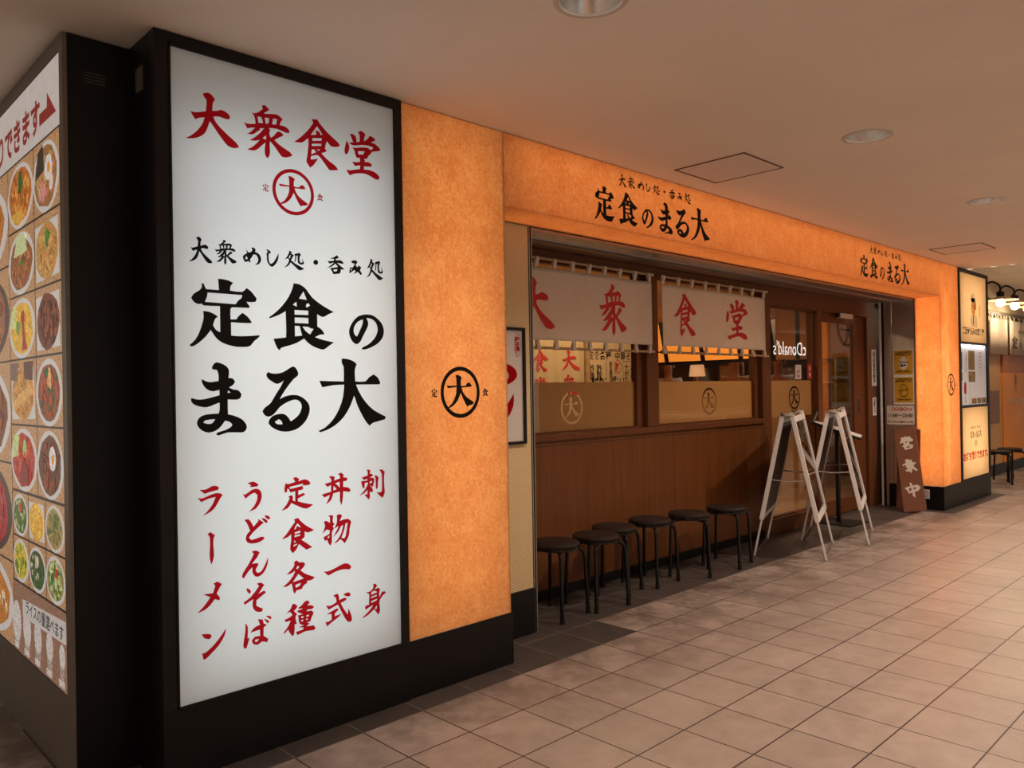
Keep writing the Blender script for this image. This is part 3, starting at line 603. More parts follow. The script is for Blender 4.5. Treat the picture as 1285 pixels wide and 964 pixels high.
EXTRA = dict(
    ramen=[((34, 44, 36), [(-.75, .05), (-.55, .8), (-.15, .95), (-.05, .2)]), ((216, 150, 140), [(-.55, -.45), (-.2, -.15), (.1, -.45), (-.2, -.75)]), ((232, 220, 214), [(.3, -.15), (.55, -.05), (.6, -.4), (.35, -.5)])],
    katsu=[((52, 96, 40), [(-.1, .1), (-.02, .75), (.2, .7), (.12, .05)]), ((222, 170, 70), [(-.7, -.5), (-.2, -.9), (.4, -.7), (0, -.45)])],
    ginger=[((206, 220, 160), [(-.5, .25), (-.2, .95), (.4, .85), (.55, .3)]), ((70, 120, 50), [(-.1, -.1), (.1, .15), (.3, -.05)])],
    omelette=[((206, 214, 130), [(-.9, .1), (-.6, .8), (-.3, .6), (-.45, 0)]), ((160, 26, 20), [(.0, .45), (.22, .4), (.3, -.35), (.45, -.7), (.05, -.75), (.1, -.3)])],
    pork=[((226, 190, 140), [(.05, .75), (.2, .7), (.25, .1), (.1, .15)])],
    fish=[((120, 92, 80), [(-.9, .45), (-.9, 1.0), (-.3, 1.0), (-.35, .4)]), ((92, 52, 40), [(.2, .45), (.15, 1.0), (.85, 1.0), (.8, .4)]), ((226, 170, 92), [(-.75, -.3), (.6, .25), (.8, 0), (-.6, -.6)])],
    karaage=[((196, 216, 140), [(-.85, .0), (-.7, .75), (-.25, .8), (-.4, .1)]), ((130, 30, 26), [(-.3, -.7), (0, .1), (.35, -.2), (.4, -.8)])])
A0, A1, A2, A3 = .283, .637, 1.050, 1.90
rows = [2.322, 2.044, 1.775, 1.515, 1.247, .975]
for k, (a, b_) in enumerate([('ramen', 'katsu'), ('fried_rice', 'ginger'), ('eel', 'omelette'), ('pork', 'fish'), ('loco', 'karaage')]):
    dish(A0, A1, rows[k+1], rows[k], K[a], extra=EXTRA.get(a, ())); dish(A1, A2, rows[k+1], rows[k], K[b_], extra=EXTRA.get(b_, ()))
for k, row in enumerate([('soup', 'egg_roll', 'salad'), ('tomato', 'greens', 'corn')]):
    for j, a in enumerate(row): dish(A0+j*.2535, A0+(j+1)*.2535, .785-k*.19, .972-k*.187, K[a])
for z0, z1, a in ((1.92, 2.322, 'chicken'), (1.515, 1.92, 'beef'), (1.08, 1.515, 'curry'), (.66, 1.08, 'tuna'), (.30, .66, 'chicken')): dish(A2, A3, z0, z1, K[a], True)
for z0, z1, a in ((1.8, 2.322, 'katsu'), (1.2, 1.8, 'pork'), (.6, 1.2, 'loco')): dish(A3, 2.8, z0, z1, K[a], True)
# rice bowls banner
b_ = BM(); quad(b_, [pm(.0015)(*p) for p in ((-1.046, .302), (-.284, .302), (-.284, .590), (-1.046, .590))], 0)
for j in range(5):
    cu = -1.0+j*.165; s = 1.0-.12*j
    fill(b_, [[[(cu-.07*s, .42), (cu+.07*s, .42), (cu+.045*s, .34), (cu-.045*s, .34)]]], pm(.002), 1)
    fill(b_, [[circle(cu, .425, .07*s, 18, .085*s)]], pm(.0022), 2)
    fill(b_, [[[(cu-.045, .312), (cu+.03, .312), (cu+.03, .338), (cu-.045, .338)]]], pm(.0024), 2)
obj('rice_photo', b_, [pcol(150, 112, 92), pcol(176, 158, 148), pcol(214, 206, 200)], t, normals=False)
b_ = BM(); quad(b_, [pm(.0034)(*p) for p in ((-.895, .462), (-.284, .478), (-.284, .560), (-.895, .533))], 0); obj('rice_banner', b_, P_white, t, normals=False)
bm = BM(); text(bm, 'ライスの量選べます', -.575, .512, .060, pm(.0045), .0006); obj('rice_lettering', bm, pcol(40, 30, 30), t, normals=False)

# ------------------------------------------------------------------ orange paper lightboxes: left pillar, header, right pillar
AMB = (1.0, .92, .82)
t = thing('lit_pillar_cladding', 'glowing orange paper-covered pillar right of the white sign, with black emblem', 'light box', (.35, .13, 0))
obj('paper_panel', bx(.040, XP-.0005, 0, .003, ZOB, ZC-.003), M['washi'], t)
obj('base', bx(.032, XP+.012, -.004, .262, 0, ZOB-.001, bev=.003), M['black'], t)
bm = BM(); box(bm, .032, .0395, .003, .262, ZOB, ZC-.006); box(bm, XP-.010, XP, .0035, .262, ZOB, ZC-.006); box(bm, .0395, XP-.010, .250, .262, ZOB, ZC-.006); box(bm, .0395, XP-.0105, .0035, .249, ZC-.006, ZC-.003); obj('housing', bm, M['menu_frame'], t)
bm = BM(); emblem(bm, .356, 1.350, 1.33, front(-.0015)); obj('emblem', bm, M['ink'], t, normals=False)
area_light('pillar_lamp_panel', (.352, .235, 1.44), .60, 2.36, 27*ORANGE, AMB, (0, -1, 0), t)

t = thing('lit_header', 'long glowing orange header above the shop opening with the black shop name twice', 'light box', (3.86, .13, ZHB))
for x0, x1 in ((XP+.001, 2.794), (2.797, 4.888), (4.891, 7.032)):
    obj('paper_panel', bx(x0, x1, 0, .003, ZHB, ZC-.003), M['washi'], t)
obj('soffit_panel', bx(XP+.001, XQ-.002, .0031, .262, ZHB, ZHB+.003), M['washi'], t)
bm = BM(); box(bm, XP+.001, XQ-.002, .248, .262, ZHB+.004, ZC-.006); box(bm, XP+.001, XQ-.002, .0035, .247, ZC-.006, ZC-.003); obj('back_board', bm, M['trim_white'], t)
def name_block(dx):
    return [(n, 1.578+(a+.914)*.895+dx, 2.528+(b-1.838)*.80, 1.578+(c+.914)*.895+dx, 2.528+(d-1.838)*.80) for n, a, b, c, d in SMALL], \
        [('tei', 1.36+dx, 2.305, 1.539+dx, 2.500), ('shokub', 1.57+dx, 2.303, 1.761+dx, 2.498), ('no', 1.802+dx, 2.316, 1.918+dx, 2.432), ('ma', 1.965+dx, 2.305, 2.119+dx, 2.500), ('ru', 2.149+dx, 2.306, 2.305+dx, 2.490), ('daic', 2.319+dx, 2.300, 2.547+dx, 2.520)]
for dx in (0, 3.62):
    a, b_ = name_block(dx)
    line('subtitle_character', a, M['ink'], t, front(-.0015)); line('name_character', b_, M['ink'], t, front(-.0015))
area_light('header_lamp_panel', (3.86, .24, 2.46), 6.36, .34, 23*ORANGE, AMB, (0, -1, 0), t)
area_light('soffit_lamp_panel', (3.86, .15, 2.60), 6.3, .12, 13*ORANGE, AMB, (0, -.25, -1), t)

t = thing('lit_pillar_cladding', 'glowing orange paper-covered corner pillar at the right end of the shop', 'light box', (7.3, .13, 0))
obj('paper_panel', bx(XQ, XE-.03, 0, .003, ZOB, ZC-.003), M['washi'], t)
obj('paper_panel', bx(XQ-.019, XQ-.001, 0, .003, ZHB, ZC-.003), M['washi'], t)
obj('side_panel', bx(XQ, XQ+.003, .0031, .255, ZOB, ZHB-.0005), M['washi'], t)
obj('base', bx(XQ-.006, XEND, -.006, .55, 0, ZOB-.001, bev=.003), M['black'], t)
bm = BM(); box(bm, XQ+.004, XE-.03, .252, .258, ZOB, ZC-.006); box(bm, XQ-.019, XE-.03, .0035, .2515, ZC-.006, ZC-.003); box(bm, XE-.032, XE-.0285, .0035, .2515, ZOB, ZC-.007); obj('housing', bm, M['trim_white'], t)
bm = BM(); emblem(bm, 7.345, 1.335, 1.33, front(-.0015)); obj('emblem', bm, M['ink'], t, normals=False)
area_light('pillar_lamp_panel', (7.35, .24, 1.44), .58, 2.36, 24*ORANGE, AMB, (0, -1, 0), t)
area_light('pillar_side_lamp_panel', (7.30, .13, 1.27), .235, 1.98, 12*ORANGE, AMB, (-1, 0, 0), t)

# ------------------------------------------------------------------ sign column at the right end
t = thing('sign_column', 'narrow black-framed column of three lit cream sign panels right of the orange pillar', 'sign', (8.19, .2, ZOB))
X0, X1 = XE-.028, XEND
bm = BM()
box(bm, X0, 7.685, -.010, .25, ZOB, ZC-.004); box(bm, 8.672, X1, -.010, .25, ZOB, ZC-.004)
for z0, z1 in ((2.596, ZC-.004), (1.793, 1.816), (1.070, 1.098), (ZOB, .270)): box(bm, 7.685, 8.672, -.010, .02, z0, z1)
box(bm, 7.685, 8.672, .24, .25, ZOB, ZC-.004)
obj('frame', bm, M['frame_brown'], t)
for z0, z1 in ((1.816, 2.596), (.270, 1.070)): obj('sign_panel', bx(7.685, 8.672, 0, .003, z0, z1), M['cream_acrylic'], t)
obj('poster_panel', bx(7.685, 8.672, .012, .015, 1.098, 1.793), mat('poster_sheet', (.74, .70, .70, 1), .5, emit=.18, noise=.03), t)
area_light('column_lamp_panel', (8.18, .22, 2.2), .9, .72, 8.5, (1, .95, .85), (0, -1, 0), t)
area_light('column_lamp_panel', (8.18, .22, .67), .9, .72, 8.5, (1, .95, .85), (0, -1, 0), t)
area_light('poster_lamp', (8.18, .004, 1.785), .9, .012, 1.2, (.95, .98, 1.0), (0, .25, -1), t)
p = front(-.0015)
bm = BM(); text(bm, '横浜仕込みの定食屋', 8.175, 1.945, .088, p, .003); obj('lettering', bm, M['ink'], t, normals=False)
bm = BM(); text(bm, '〈横浜の味〉', 8.42, 2.19, .034, p, .0006, vertical=True); obj('side_lettering', bm, M['red'], t, normals=False)
bm = BM()   # the printed cook: hat, head, coat
fill(bm, [[circle(8.175, 2.225, .075, 20, .10)]], p, 0)
fill(bm, [[circle(8.165, 2.335, .085, 22, .055)], [[(8.10, 2.275), (8.235, 2.275), (8.24, 2.33), (8.095, 2.33)]]], front(-.002), 1)
fill(bm, [[smooth_loop([(8.07, 1.995), (8.30, 1.995), (8.315, 2.06), (8.29, 2.125), (8.215, 2.14), (8.15, 2.14), (8.075, 2.12), (8.05, 2.06)])]], front(-.002), 1)
for q in ([(8.215, 2.20), (8.262, 2.20), (8.262, 2.30), (8.235, 2.30)], [(8.16, 2.02), (8.185, 2.02), (8.185, 2.13), (8.16, 2.13)], [(8.15, 2.165), (8.195, 2.165), (8.195, 2.172), (8.15, 2.172)], [(8.13, 2.235), (8.15, 2.235), (8.15, 2.243), (8.13, 2.243)], [(8.175, 2.235), (8.195, 2.235), (8.195, 2.243), (8.175, 2.243)]): fill(bm, [[q]], front(-.0026), 2)
obj('cook_print', bm, [translucent('print_skin', (.80, .50, .30, 1), .6), M['white_acrylic'], M['ink']], t, normals=False)
bm = BM()
for it in [(n, 8.00+(a-1.578)*.48, .80+(b-2.528)*.5+.02, 8.00+(c-1.578)*.48, .80+(d-2.528)*.5+.02) for n, a, b, c, d in name_block(0)[0]]: put_glyph(bm, *it, p)
for it in [(n, 7.98+(a-1.36)*.36, .715+(b-2.30)*.42, 7.98+(c-1.36)*.36, .715+(d-2.30)*.42) for n, a, b, c, d in name_block(0)[1]]: put_glyph(bm, *it, p)
emblem(bm, 8.185, .655, .42, p); obj('shop_name_lettering', bm, M['ink'], t, normals=False)
bm = BM(); text(bm, 'お持ち帰りできます。', 8.185, .515, .098, p, .004); obj('takeaway_lettering', bm, M['red'], t, normals=False)
bm = BM(); pp = front(.010)
random.seed(9)
foods = [mat('poster_food_%d' % k, lin(*c), .6, emit=.1, noise=.3, scale=60) for k, c in enumerate([(150, 120, 70), (176, 130, 70), (120, 96, 60), (190, 110, 60), (96, 110, 60)])]
for x0, x1, z0, z1 in ((7.70, 7.78, 1.50, 1.70), (8.00, 8.23, 1.50, 1.72), (8.00, 8.12, 1.36, 1.48), (8.13, 8.24, 1.36, 1.48), (7.70, 7.78, 1.38, 1.47), (8.10, 8.28, 1.11, 1.17), (8.31, 8.46, 1.11, 1.17), (8.48, 8.65, 1.11, 1.17)):
    quad(bm, [pp(a, b) for a, b in ((x0, z0), (x1, z0), (x1, z1), (x0, z1))], 0)
    for k in range(14): fill(bm, [[circle(x0+.02+random.random()*(x1-x0-.04), z0+.015+random.random()*(z1-z0-.03), .012+.014*random.random(), 8)]], front(.0097-.00001*k), random.randrange(5))
obj('poster_food_photo', bm, foods, t, normals=False)
bm = BM(); fill(bm, [[circle(7.87, 1.29, .045, 20, .075)]], pp); text(bm, '大', 7.87, 1.18, .05, pp); text(bm, '定食', 7.87, 1.14, .03, pp); obj('poster_emblem', bm, M['red_print'], t, normals=False)
bm = BM()
for k in range(7): text(bm, ['生姜焼き定食', '唐揚げ定食', '焼魚定食', 'とんかつ定食', '刺身定食', 'ラーメン', 'うどん・そば'][k], 8.44, 1.70-.042*k, .026, pp)
quad(bm, [pp(a, b) for a, b in ((8.03, 1.10), (8.036, 1.10), (8.036, 1.335), (8.03, 1.335))]); text(bm, '大衆めし処', 7.91, 1.58, .05, pp, vertical=True)
obj('poster_lettering', bm, mat('grey_print', (.30, .27, .27, 1), .6), t, normals=False)
# ------------------------------------------------------------------ recess behind the pillars
struct('wall_beige', bx(.50, 1.100, YB, .34, .25, ZHB), M['beige'])
struct('baseboard_beige', bx(.50, 1.104, YB-.012, .34, 0, .25, bev=.004), M['black'])
struct('wall_recess', bx(1.085, 1.100, .34, YW+.1, 0, ZHB), M['beige'])
def guide(name, x0, x1, y0, y1, lbl):
    t_ = thing(name, lbl, 'shutter rail', ((x0+x1)/2, y0, 0))
    b_ = BM(); box(b_, x0, x0+.006, y0, y1, 0, ZHB); box(b_, x1-.006, x1, y0, y1, 0, ZHB); box(b_, x0+.006, x1-.006, y1-.01, y1, 0, ZHB)
    obj('channel', b_, M['steel_dull'], t_)
    obj('slot', bx(x0+.0062, x1-.0062, y0+.004, y0+.010, .001, ZHB), M['plastic_black'], t_)
guide('shutter_rail', 1.1045, 1.128, YB-.004, YB+.065, 'narrow vertical metal shutter rail at the edge of the beige wall')
t = thing('shutter_header', 'long polished metal shutter slot plate under the orange header, above the windows', 'shutter header', (4.1, .45, 2.25))
bm = BM(); box(bm, 1.13, 7.058, .270, .44, 2.262, 2.272); box(bm, 1.13, 7.058, .475, YW-.02, 2.262, 2.272); obj('plate', bm, M['steel'], t)
bm = BM(); box(bm, 1.13, 7.058, .440, .475, 2.280, 2.285); obj('slot', bm, M['plastic_black'], t)
bm = BM()
for y in (.268, .436, .476): box(bm, 1.13, 7.058, y, y+.004, 2.254, 2.2619)
obj('lip', bm, M['steel_dull'], t)

# right return: stainless wall beside the door
t = thing('stainless_wall_panel', 'tall stainless steel panel with posters between the door and the right orange pillar', 'wall panel', (7.075, .45, 0))
obj('panel', bx(7.062, 7.09, .262, .50, 0, ZHB-.012), M['steel'], t)
obj('panel', bx(7.062, 7.09, .505, .585, 0, ZHB-.012), M['steel'], t)
obj('seal', bx(7.064, 7.09, .586, .612, 0, ZHB-.012), M['plastic_black'], t)
obj('edge_post', bx(7.056, 7.09, .6125, .635, 0, ZHB-.012, bev=.002), M['alu'], t)
obj('edge_strip', bx(7.056, 7.066, .2615, .270, 0, ZHB-.012), M['menu_frame'], t)

# ------------------------------------------------------------------ shop front joinery
wf = M['wood_dark']
struct('wall_shopfront', bx(1.1005, 4.485, YW, YW+.10, .07, 1.020), M['wood'])
struct('baseboard_shopfront', bx(1.1005, 4.485, YW+.006, YW+.1, 0, .07), M['black'])
bm = BM()
for x in (1.53, 4.44): box(bm, x, x+.008, YW-.001, YW+.002, .07, .99)
box(bm, 1.1005, 4.485, YW-.001, YW+.002, .985, .992)
struct('trim_1', bm, mat('panel_joint', (.06, .02, .008, 1), .6))
struct('trim_2', bx(1.1005, 4.485, YW-.022, YW+.11, 1.0205, 1.064, bev=.004), wf)          # window sill
struct('trim_3', bx(1.1005, 7.06, YW-.002, YW+.11, 2.2005, 2.2615), wf)                     # head
struct('trim_4', bx(2.76, 2.905, YW-.006, YW+.11, 1.0645, 2.200, bev=.004), wf)             # mullion
struct('trim_5', bx(4.4855, 4.645, YW-.006, YW+.11, 0, 2.200, bev=.003), wf)                # end post
struct('trim_6', bx(4.6455, 7.30, YW-.004, YW+.11, 2.093, 2.200), wf)                       # door head
struct('trim_7', bx(5.605, 5.705, YW-.004, YW+.11, 0, 2.0925, bev=.003), wf)                # door post
struct('trim_8', bx(6.835, 7.30, YW+.0, YW+.11, .0, 2.0925), wf)                            # right jamb
struct('trim_9', bx(4.6455, 5.6045, YW, YW+.11, 0, .135, bev=.003), wf)                     # rail under the fixed light
struct('wall_above_door', bx(1.1005, 7.60, YW+.02, YW+.11, 2.262, 2.64), wf)

def window(name, x0, x1, z0, z1, zf, ring_x, ring_z, k, film_bottom=None, dark=False, gy=.735):
    """Glass pane with a frosted band on its inner side; the ringed character is left clear."""
    root = bpy.data.objects.new(name, None); C.objects.link(root); root.location = ((x0+x1)/2, gy, z0); root['kind'] = 'structure'
    f = .012; fr = .012 if dark else .075
    b_ = BM(); box(b_, x0, x0+f, gy-.02, gy+.03, z0, z1); box(b_, x1-fr, x1-(0 if dark else .012), gy-.02, gy+.03, z0, z1); box(b_, x0+f, x1-fr, gy-.02, gy+.03, z1-f, z1); box(b_, x0+f, x1-fr, gy-.02, gy+.03, z0, z0+.012)
    if not dark: box(b_, x1-.012, x1, gy-.004, gy+.03, z0, z1, mi=1)
    obj('window_frame', b_, [wf, M['plastic_black']], root)
    obj('glass', bx(x0+f, x1-fr, gy, gy+.006, z0+.012, z1-f), M['glass'], root)
    pl_ = front(gy+.0085); b_ = BM(); fb = film_bottom or z0+.012
    g_, a, b2, c, d = glyph('daib')
    fx = lambda p_: (ring_x+(-.063+.126*(p_[0]-a)/(b2-a))*k, ring_z+(-.055+.116*(p_[1]-c)/(d-c))*k)
    dai = [fx(p_) for p_ in g_[0][0]]
    rect = [(x0+f, fb), (x1-fr, fb), (x1-fr, zf), (x0+f, zf)]
    if not dark:
        fill(b_, [[rect, circle(ring_x, ring_z, .0905*k, 48)[::-1]]], pl_)
        fill(b_, [[circle(ring_x, ring_z, .0775*k, 48), [((q[0]-ring_x)*.98+ring_x, (q[1]-ring_z)*.98+ring_z) for q in dai][::-1]]], pl_)
    else: fill(b_, [[rect]], pl_)
    obj('frosted_film', b_, M['film'], root, normals=False)
    if dark:
        b_ = BM(); emblem(b_, ring_x, ring_z, k, front(gy-.0015), False); obj('window_emblem', b_, M['ink'], root, normals=False)
    return root
window('window_1', 1.1005, 2.7595, 1.0645, 2.200, 1.402, 1.986, 1.228, 1.24)
window('window_2', 2.9055, 4.485, 1.0645, 2.200, 1.402, 3.712, 1.235, 1.24)
w3 = window('window_3', 4.6455, 5.6045, .1355, 2.0925, 1.403, 5.212, 1.237, 1.24, 1.062, True)

# sliding door
d = bpy.data.objects.new('door_1', None); C.objects.link(d); d.location = (6.27, .75, 0); d['kind'] = 'structure'
bm = BM(); y0, y1 = YW+.035, YW+.075
box(bm, 5.706, 5.742, y0, y1, .01, 2.092); box(bm, 6.560, 6.834, y0, y1, .01, 2.092); box(bm, 5.742, 6.560, y0, y1, 2.000, 2.092); box(bm, 5.742, 6.560, y0, y1, .01, .160)
obj('door_frame', bm, wf, d)
obj('glass', bx(5.742, 6.560, y0+.015, y0+.021, .16, 2.0), M['glass'], d)
bm = BM(); cx, cz, k = 6.44, 2.0, 2.70
ring_o = [(cx+.0965*k*math.cos(a), cz+.0905*k*math.sin(a)) for a in [R(181+v*(297-181)/40) for v in range(41)]]
ring_i = [(cx+.078*k*math.cos(a), cz+.078*k*math.sin(a)) for a in [R(181+v*(297-181)/40) for v in range(41)]]
fill(bm, [[ring_o+ring_i[::-1]]], front(y0+.0135))
fill(bm, [[[(6.27, 1.93), (6.55, 1.925), (6.55, 1.945), (6.27, 1.95)]], [[(6.43, 1.99), (6.50, 1.99), (6.49, 1.90), (6.44, 1.82), (6.37, 1.775), (6.31, 1.765), (6.38, 1.81), (6.42, 1.88)]], [[(6.49, 1.90), (6.51, 1.90), (6.55, 1.82), (6.55, 1.86)]]], front(y0+.0135))
obj('door_emblem', bm, mat('grey_brown_film', (.055, .040, .032, 1), .5), d, normals=False)
h = obj('door_handle', bx(6.625, 6.675, y0-.008, y0, 1.02, 1.215, bev=.006), M['menu_frame'], d)
obj('handle_recess', bx(6.635, 6.665, y0-.010, y0-.008, 1.035, 1.20), M['plastic_black'], h)
t = thing('door_sensor', 'small pale grey door sensor box above the sliding door', 'door sensor', (6.20, YW, 2.07))
obj('body', bx(6.05, 6.36, YW-.05, YW-.005, 2.045, 2.095, bev=.006), M['trim_white'], t)
obj('lens', bx(6.02, 6.05, YW-.045, YW-.005, 2.05, 2.09), M['plastic_black'], t)

# small white notices on the jamb
def notice(x0, x1, z0, z1, lbl, s, red=False):
    t_ = thing('notice_sticker', lbl, 'notice', ((x0+x1)/2, YW-.004, z0))
    obj('paper', bx(x0, x1, YW-.003, YW-.0005, z0, z1), M['paper_white'], t_)
    b_ = BM(); text(b_, s, (x0+x1)/2, (z0+z1)/2-(.02 if red else 0), (z1-z0)/len(s)*1.02, front(YW-.0040), .0012, vertical=True); obj('lettering', b_, M['ink'], t_, normals=False)
    if red:
        b_ = BM(); quad(b_, [(x0+.04, YW-.004, z1-.065), (x1-.05, YW-.004, z1-.065), (x1-.05, YW-.004, z1-.025), (x0+.04, YW-.004, z1-.025)]); obj('red_mark', b_, M['red_print'], t_, normals=False)
notice(6.945, 7.075, 1.335, 1.742, 'longer narrow white notice on the wooden door jamb', '風除室自動扉', True)
notice(6.955, 7.055, 1.005, 1.205, 'shorter white notice low on the wooden door jamb', '自動ドア')
# stickers on the fixed glass beside the door
def sticker(x0, x1, z0, z1, m, lbl, s, y=.7325):
    t_ = thing('window_sticker', lbl, 'sticker', ((x0+x1)/2, y, z0))
    obj('sheet', bx(x0, x1, y, y+.0015, z0, z1), m, t_)
    b_ = BM()
    for i, q in enumerate(s): text(b_, q, (x0+x1)/2, z1-(i+.6)*(z1-z0)/(len(s)+.2), (z1-z0)/(len(s)+1), front(y-.001), .001)
    obj('lettering', b_, M['red_print'] if m is not M['red_print'] else M['white'], t_, normals=False)
sticker(5.24, 5.36, 1.415, 1.555, M['paper_white'], 'white sticker on the glass beside the door', ['1', '営業', '許可'])
sticker(5.50, 5.585, 1.415, 1.565, M['red_print'], 'small red sticker on the glass beside the door', ['注', '意'])

# ------------------------------------------------------------------ noren curtains
def cloth_y(x, z, seed):
    return YW-.046+.006*math.sin(x*13+seed)+.004*math.sin(x*29+2*seed+z*3)+.004*math.sin(x*7+z*6)*(2.15-z)
def noren(x0, x1, chars, lbl, nloop, seed, zt=2.136, zb=1.672):
    t_ = thing('noren_curtain', lbl, 'noren curtain', ((x0+x1)/2, YW-.046, zb), group=None)
    b_ = BM(); nx, nz = 90, 16
    g_ = [[b_.verts.new((x0+(x1-x0)*i/nx, cloth_y(x0+(x1-x0)*i/nx, zb+(zt-zb)*j/nz, seed), zb+(zt-zb)*j/nz)) for i in range(nx+1)] for j in range(nz+1)]
    for j in range(nz):
        for i in range(nx): b_.faces.new((g_[j][i], g_[j][i+1], g_[j+1][i+1], g_[j+1][i]))
    o = obj('cloth', b_, M['cloth'], t_, True)
    md = o.modifiers.new('thickness', 'SOLIDIFY'); md.thickness = .0015
    for k in range(nloop):
        for top in (True, False):
            w = .034; cx_ = x0+w/2+(x1-x0-w)*k/(nloop-1)
            zc = 2.193 if top else 1.622; zz = zt if top else zb
            b_ = BM(); yc = YW-.046; r = .0115
            path = [(cloth_y(cx_, zz, seed)-.001, zz)]+[(yc+r*math.cos(a), zc+r*math.sin(a)*(1 if top else -1)) for a in [PI-PI*q/8+0 for q in range(9)]]+[(cloth_y(cx_, zz, seed)+.002, zz)]
            rows_ = [[b_.verts.new((cx_-w/2+.004*(k % 3-1), y_, z_)), b_.verts.new((cx_+w/2+.004*(k % 3-1), y_, z_))] for y_, z_ in path]
            for q in range(len(rows_)-1): b_.faces.new((rows_[q][0], rows_[q][1], rows_[q+1][1], rows_[q+1][0]))
            lo = obj('loop' if top else 'tab', b_, M['cloth'], t_, True); md = lo.modifiers.new('thickness', 'SOLIDIFY'); md.thickness = .0015
    mm = mat('red_cloth_print', (.56, .02, .022, 1), .7, noise=.08)
    for it in chars:
        b_ = BM(); put_glyph(b_, *it, lambda u, v: (u, 0, v))
        for _ in range(2): bmesh.ops.subdivide_edges(b_, edges=[e for e in b_.edges if e.calc_length() > .02], cuts=1)
        bmesh.ops.triangulate(b_, faces=b_.faces)
        for v in b_.verts: v.co.y = cloth_y(v.co.x, v.co.z, seed)-.0035
        obj('character', b_, mm, t_, normals=False)
    return t_
noren(1.19, 2.757, [('dai', 1.375, 1.742, 1.70, 2.068), ('shu', 2.160, 1.725, 2.475, 2.082)], 'cream noren curtain with red characters, partly hidden by the beige wall, left window', 10, .4)
noren(2.912, 4.470, [('shoku', 3.040, 1.745, 3.378, 2.084), ('dou', 3.826, 1.744, 4.158, 2.087)], 'cream noren curtain with red characters in the window nearer the door', 9, 2.1)
def rod(x0, x1, z, lbl):
    t_ = thing('curtain_rod', lbl, 'curtain rod', ((x0+x1)/2, YW-.046, z))
    b_ = BM(); tube(b_, [(x0, YW-.046, z), (x1, YW-.046, z)], .0095, 10); obj('pole', b_, M['bamboo'], t_, True)
    for xe in (x0, x1):
        b_ = BM(); tube(b_, [(xe-.012, YW-.046, z), (xe+.012, YW-.046, z)], .013, 12); tube(b_, [(xe, YW-.046, z), (xe, YW-.004, z)], .006, 8); obj('bracket', b_, M['chrome'], t_, True)
for x0, x1, w_ in ((1.18, 2.775, 'left noren curtain'), (2.90, 4.50, 'right noren curtain, nearer the door')):
    for z, q in ((2.193, 'upper'), (1.622, 'lower')): rod(x0, x1, z, 'thin wooden %s rod of the %s' % (q, w_))

# ------------------------------------------------------------------ framed poster on the beige wall
t = thing('framed_poster', 'white poster with big red brush characters in a black frame on the beige wall', 'poster', (.80, YB-.01, 1.06))
bm = BM(); y0, y1 = YB-.018, YB-.0005
box(bm, .55, 1.052, y0, y1, 1.058, 1.074); box(bm, .55, 1.052, y0, y1, 1.683, 1.699); box(bm, .55, .566, y0, y1, 1.074, 1.683); box(bm, 1.036, 1.052, y0, y1, 1.074, 1.683); obj('frame', bm, M['frame_brown'], t)
obj('sheet', bx(.566, 1.036, YB-.006, YB-.0008, 1.074, 1.683), mat('poster_white', (.70, .62, .58, 1), .6, noise=.02), t)
bm = BM(); p = front(YB-.0072)
put_glyph(bm, 'me', .60, 1.385, .992, 1.545, p); put_glyph(bm, 'shi', .64, 1.13, .965, 1.37, p)
cl = [(1.0+(.0255+.003*math.cos(7*a))*math.cos(a), 1.604+(.064+.004*math.cos(7*a))*math.sin(a)) for a in [k*2*PI/56 for k in range(56)]]
ci = [(1.0+(q[0]-1.0)*.88, 1.604+(q[1]-1.604)*.95) for q in cl]
fill(bm, [[cl, ci[::-1]]], p); text(bm, '味自慢', .999, 1.604, .036, p, .0012, vertical=True)
obj('lettering', bm, M['red'], t, normals=False)

# ------------------------------------------------------------------ posters on the stainless panel (facing -X)
def poster(y0, y1, z0, z1, lbl): return thing('wall_poster', lbl, 'poster', (7.059, (y0+y1)/2, z0))
def hand(bm, cy, cz, s, pl_, mi=0):
    """Flat hand pictogram: palm and five fingers."""
    fill(bm, [[smooth_loop([(cy-.30*s, cz-.45*s), (cy-.1*s, cz-.62*s), (cy+.2*s, cz-.58*s), (cy+.36*s, cz-.3*s), (cy+.36*s, cz+.1*s), (cy-.32*s, cz+.1*s)])]], pl_, mi)
    for dx, top, w in ((-.25, .52, .075), (-.06, .66, .08), (.12, .60, .08), (.29, .42, .07)):
        fill(bm, [[[(cy+(dx-w)*s, cz), (cy+(dx+w)*s, cz), (cy+(dx+w)*s, cz+(top-.08)*s), (cy+dx*s, cz+top*s), (cy+(dx-w)*s, cz+(top-.08)*s)]]], pl_, mi)
    fill(bm, [[[(cy-.28*s, cz-.35*s), (cy-.48*s, cz-.02*s), (cy-.42*s, cz+.08*s), (cy-.25*s, cz-.08*s)]]], pl_, mi)
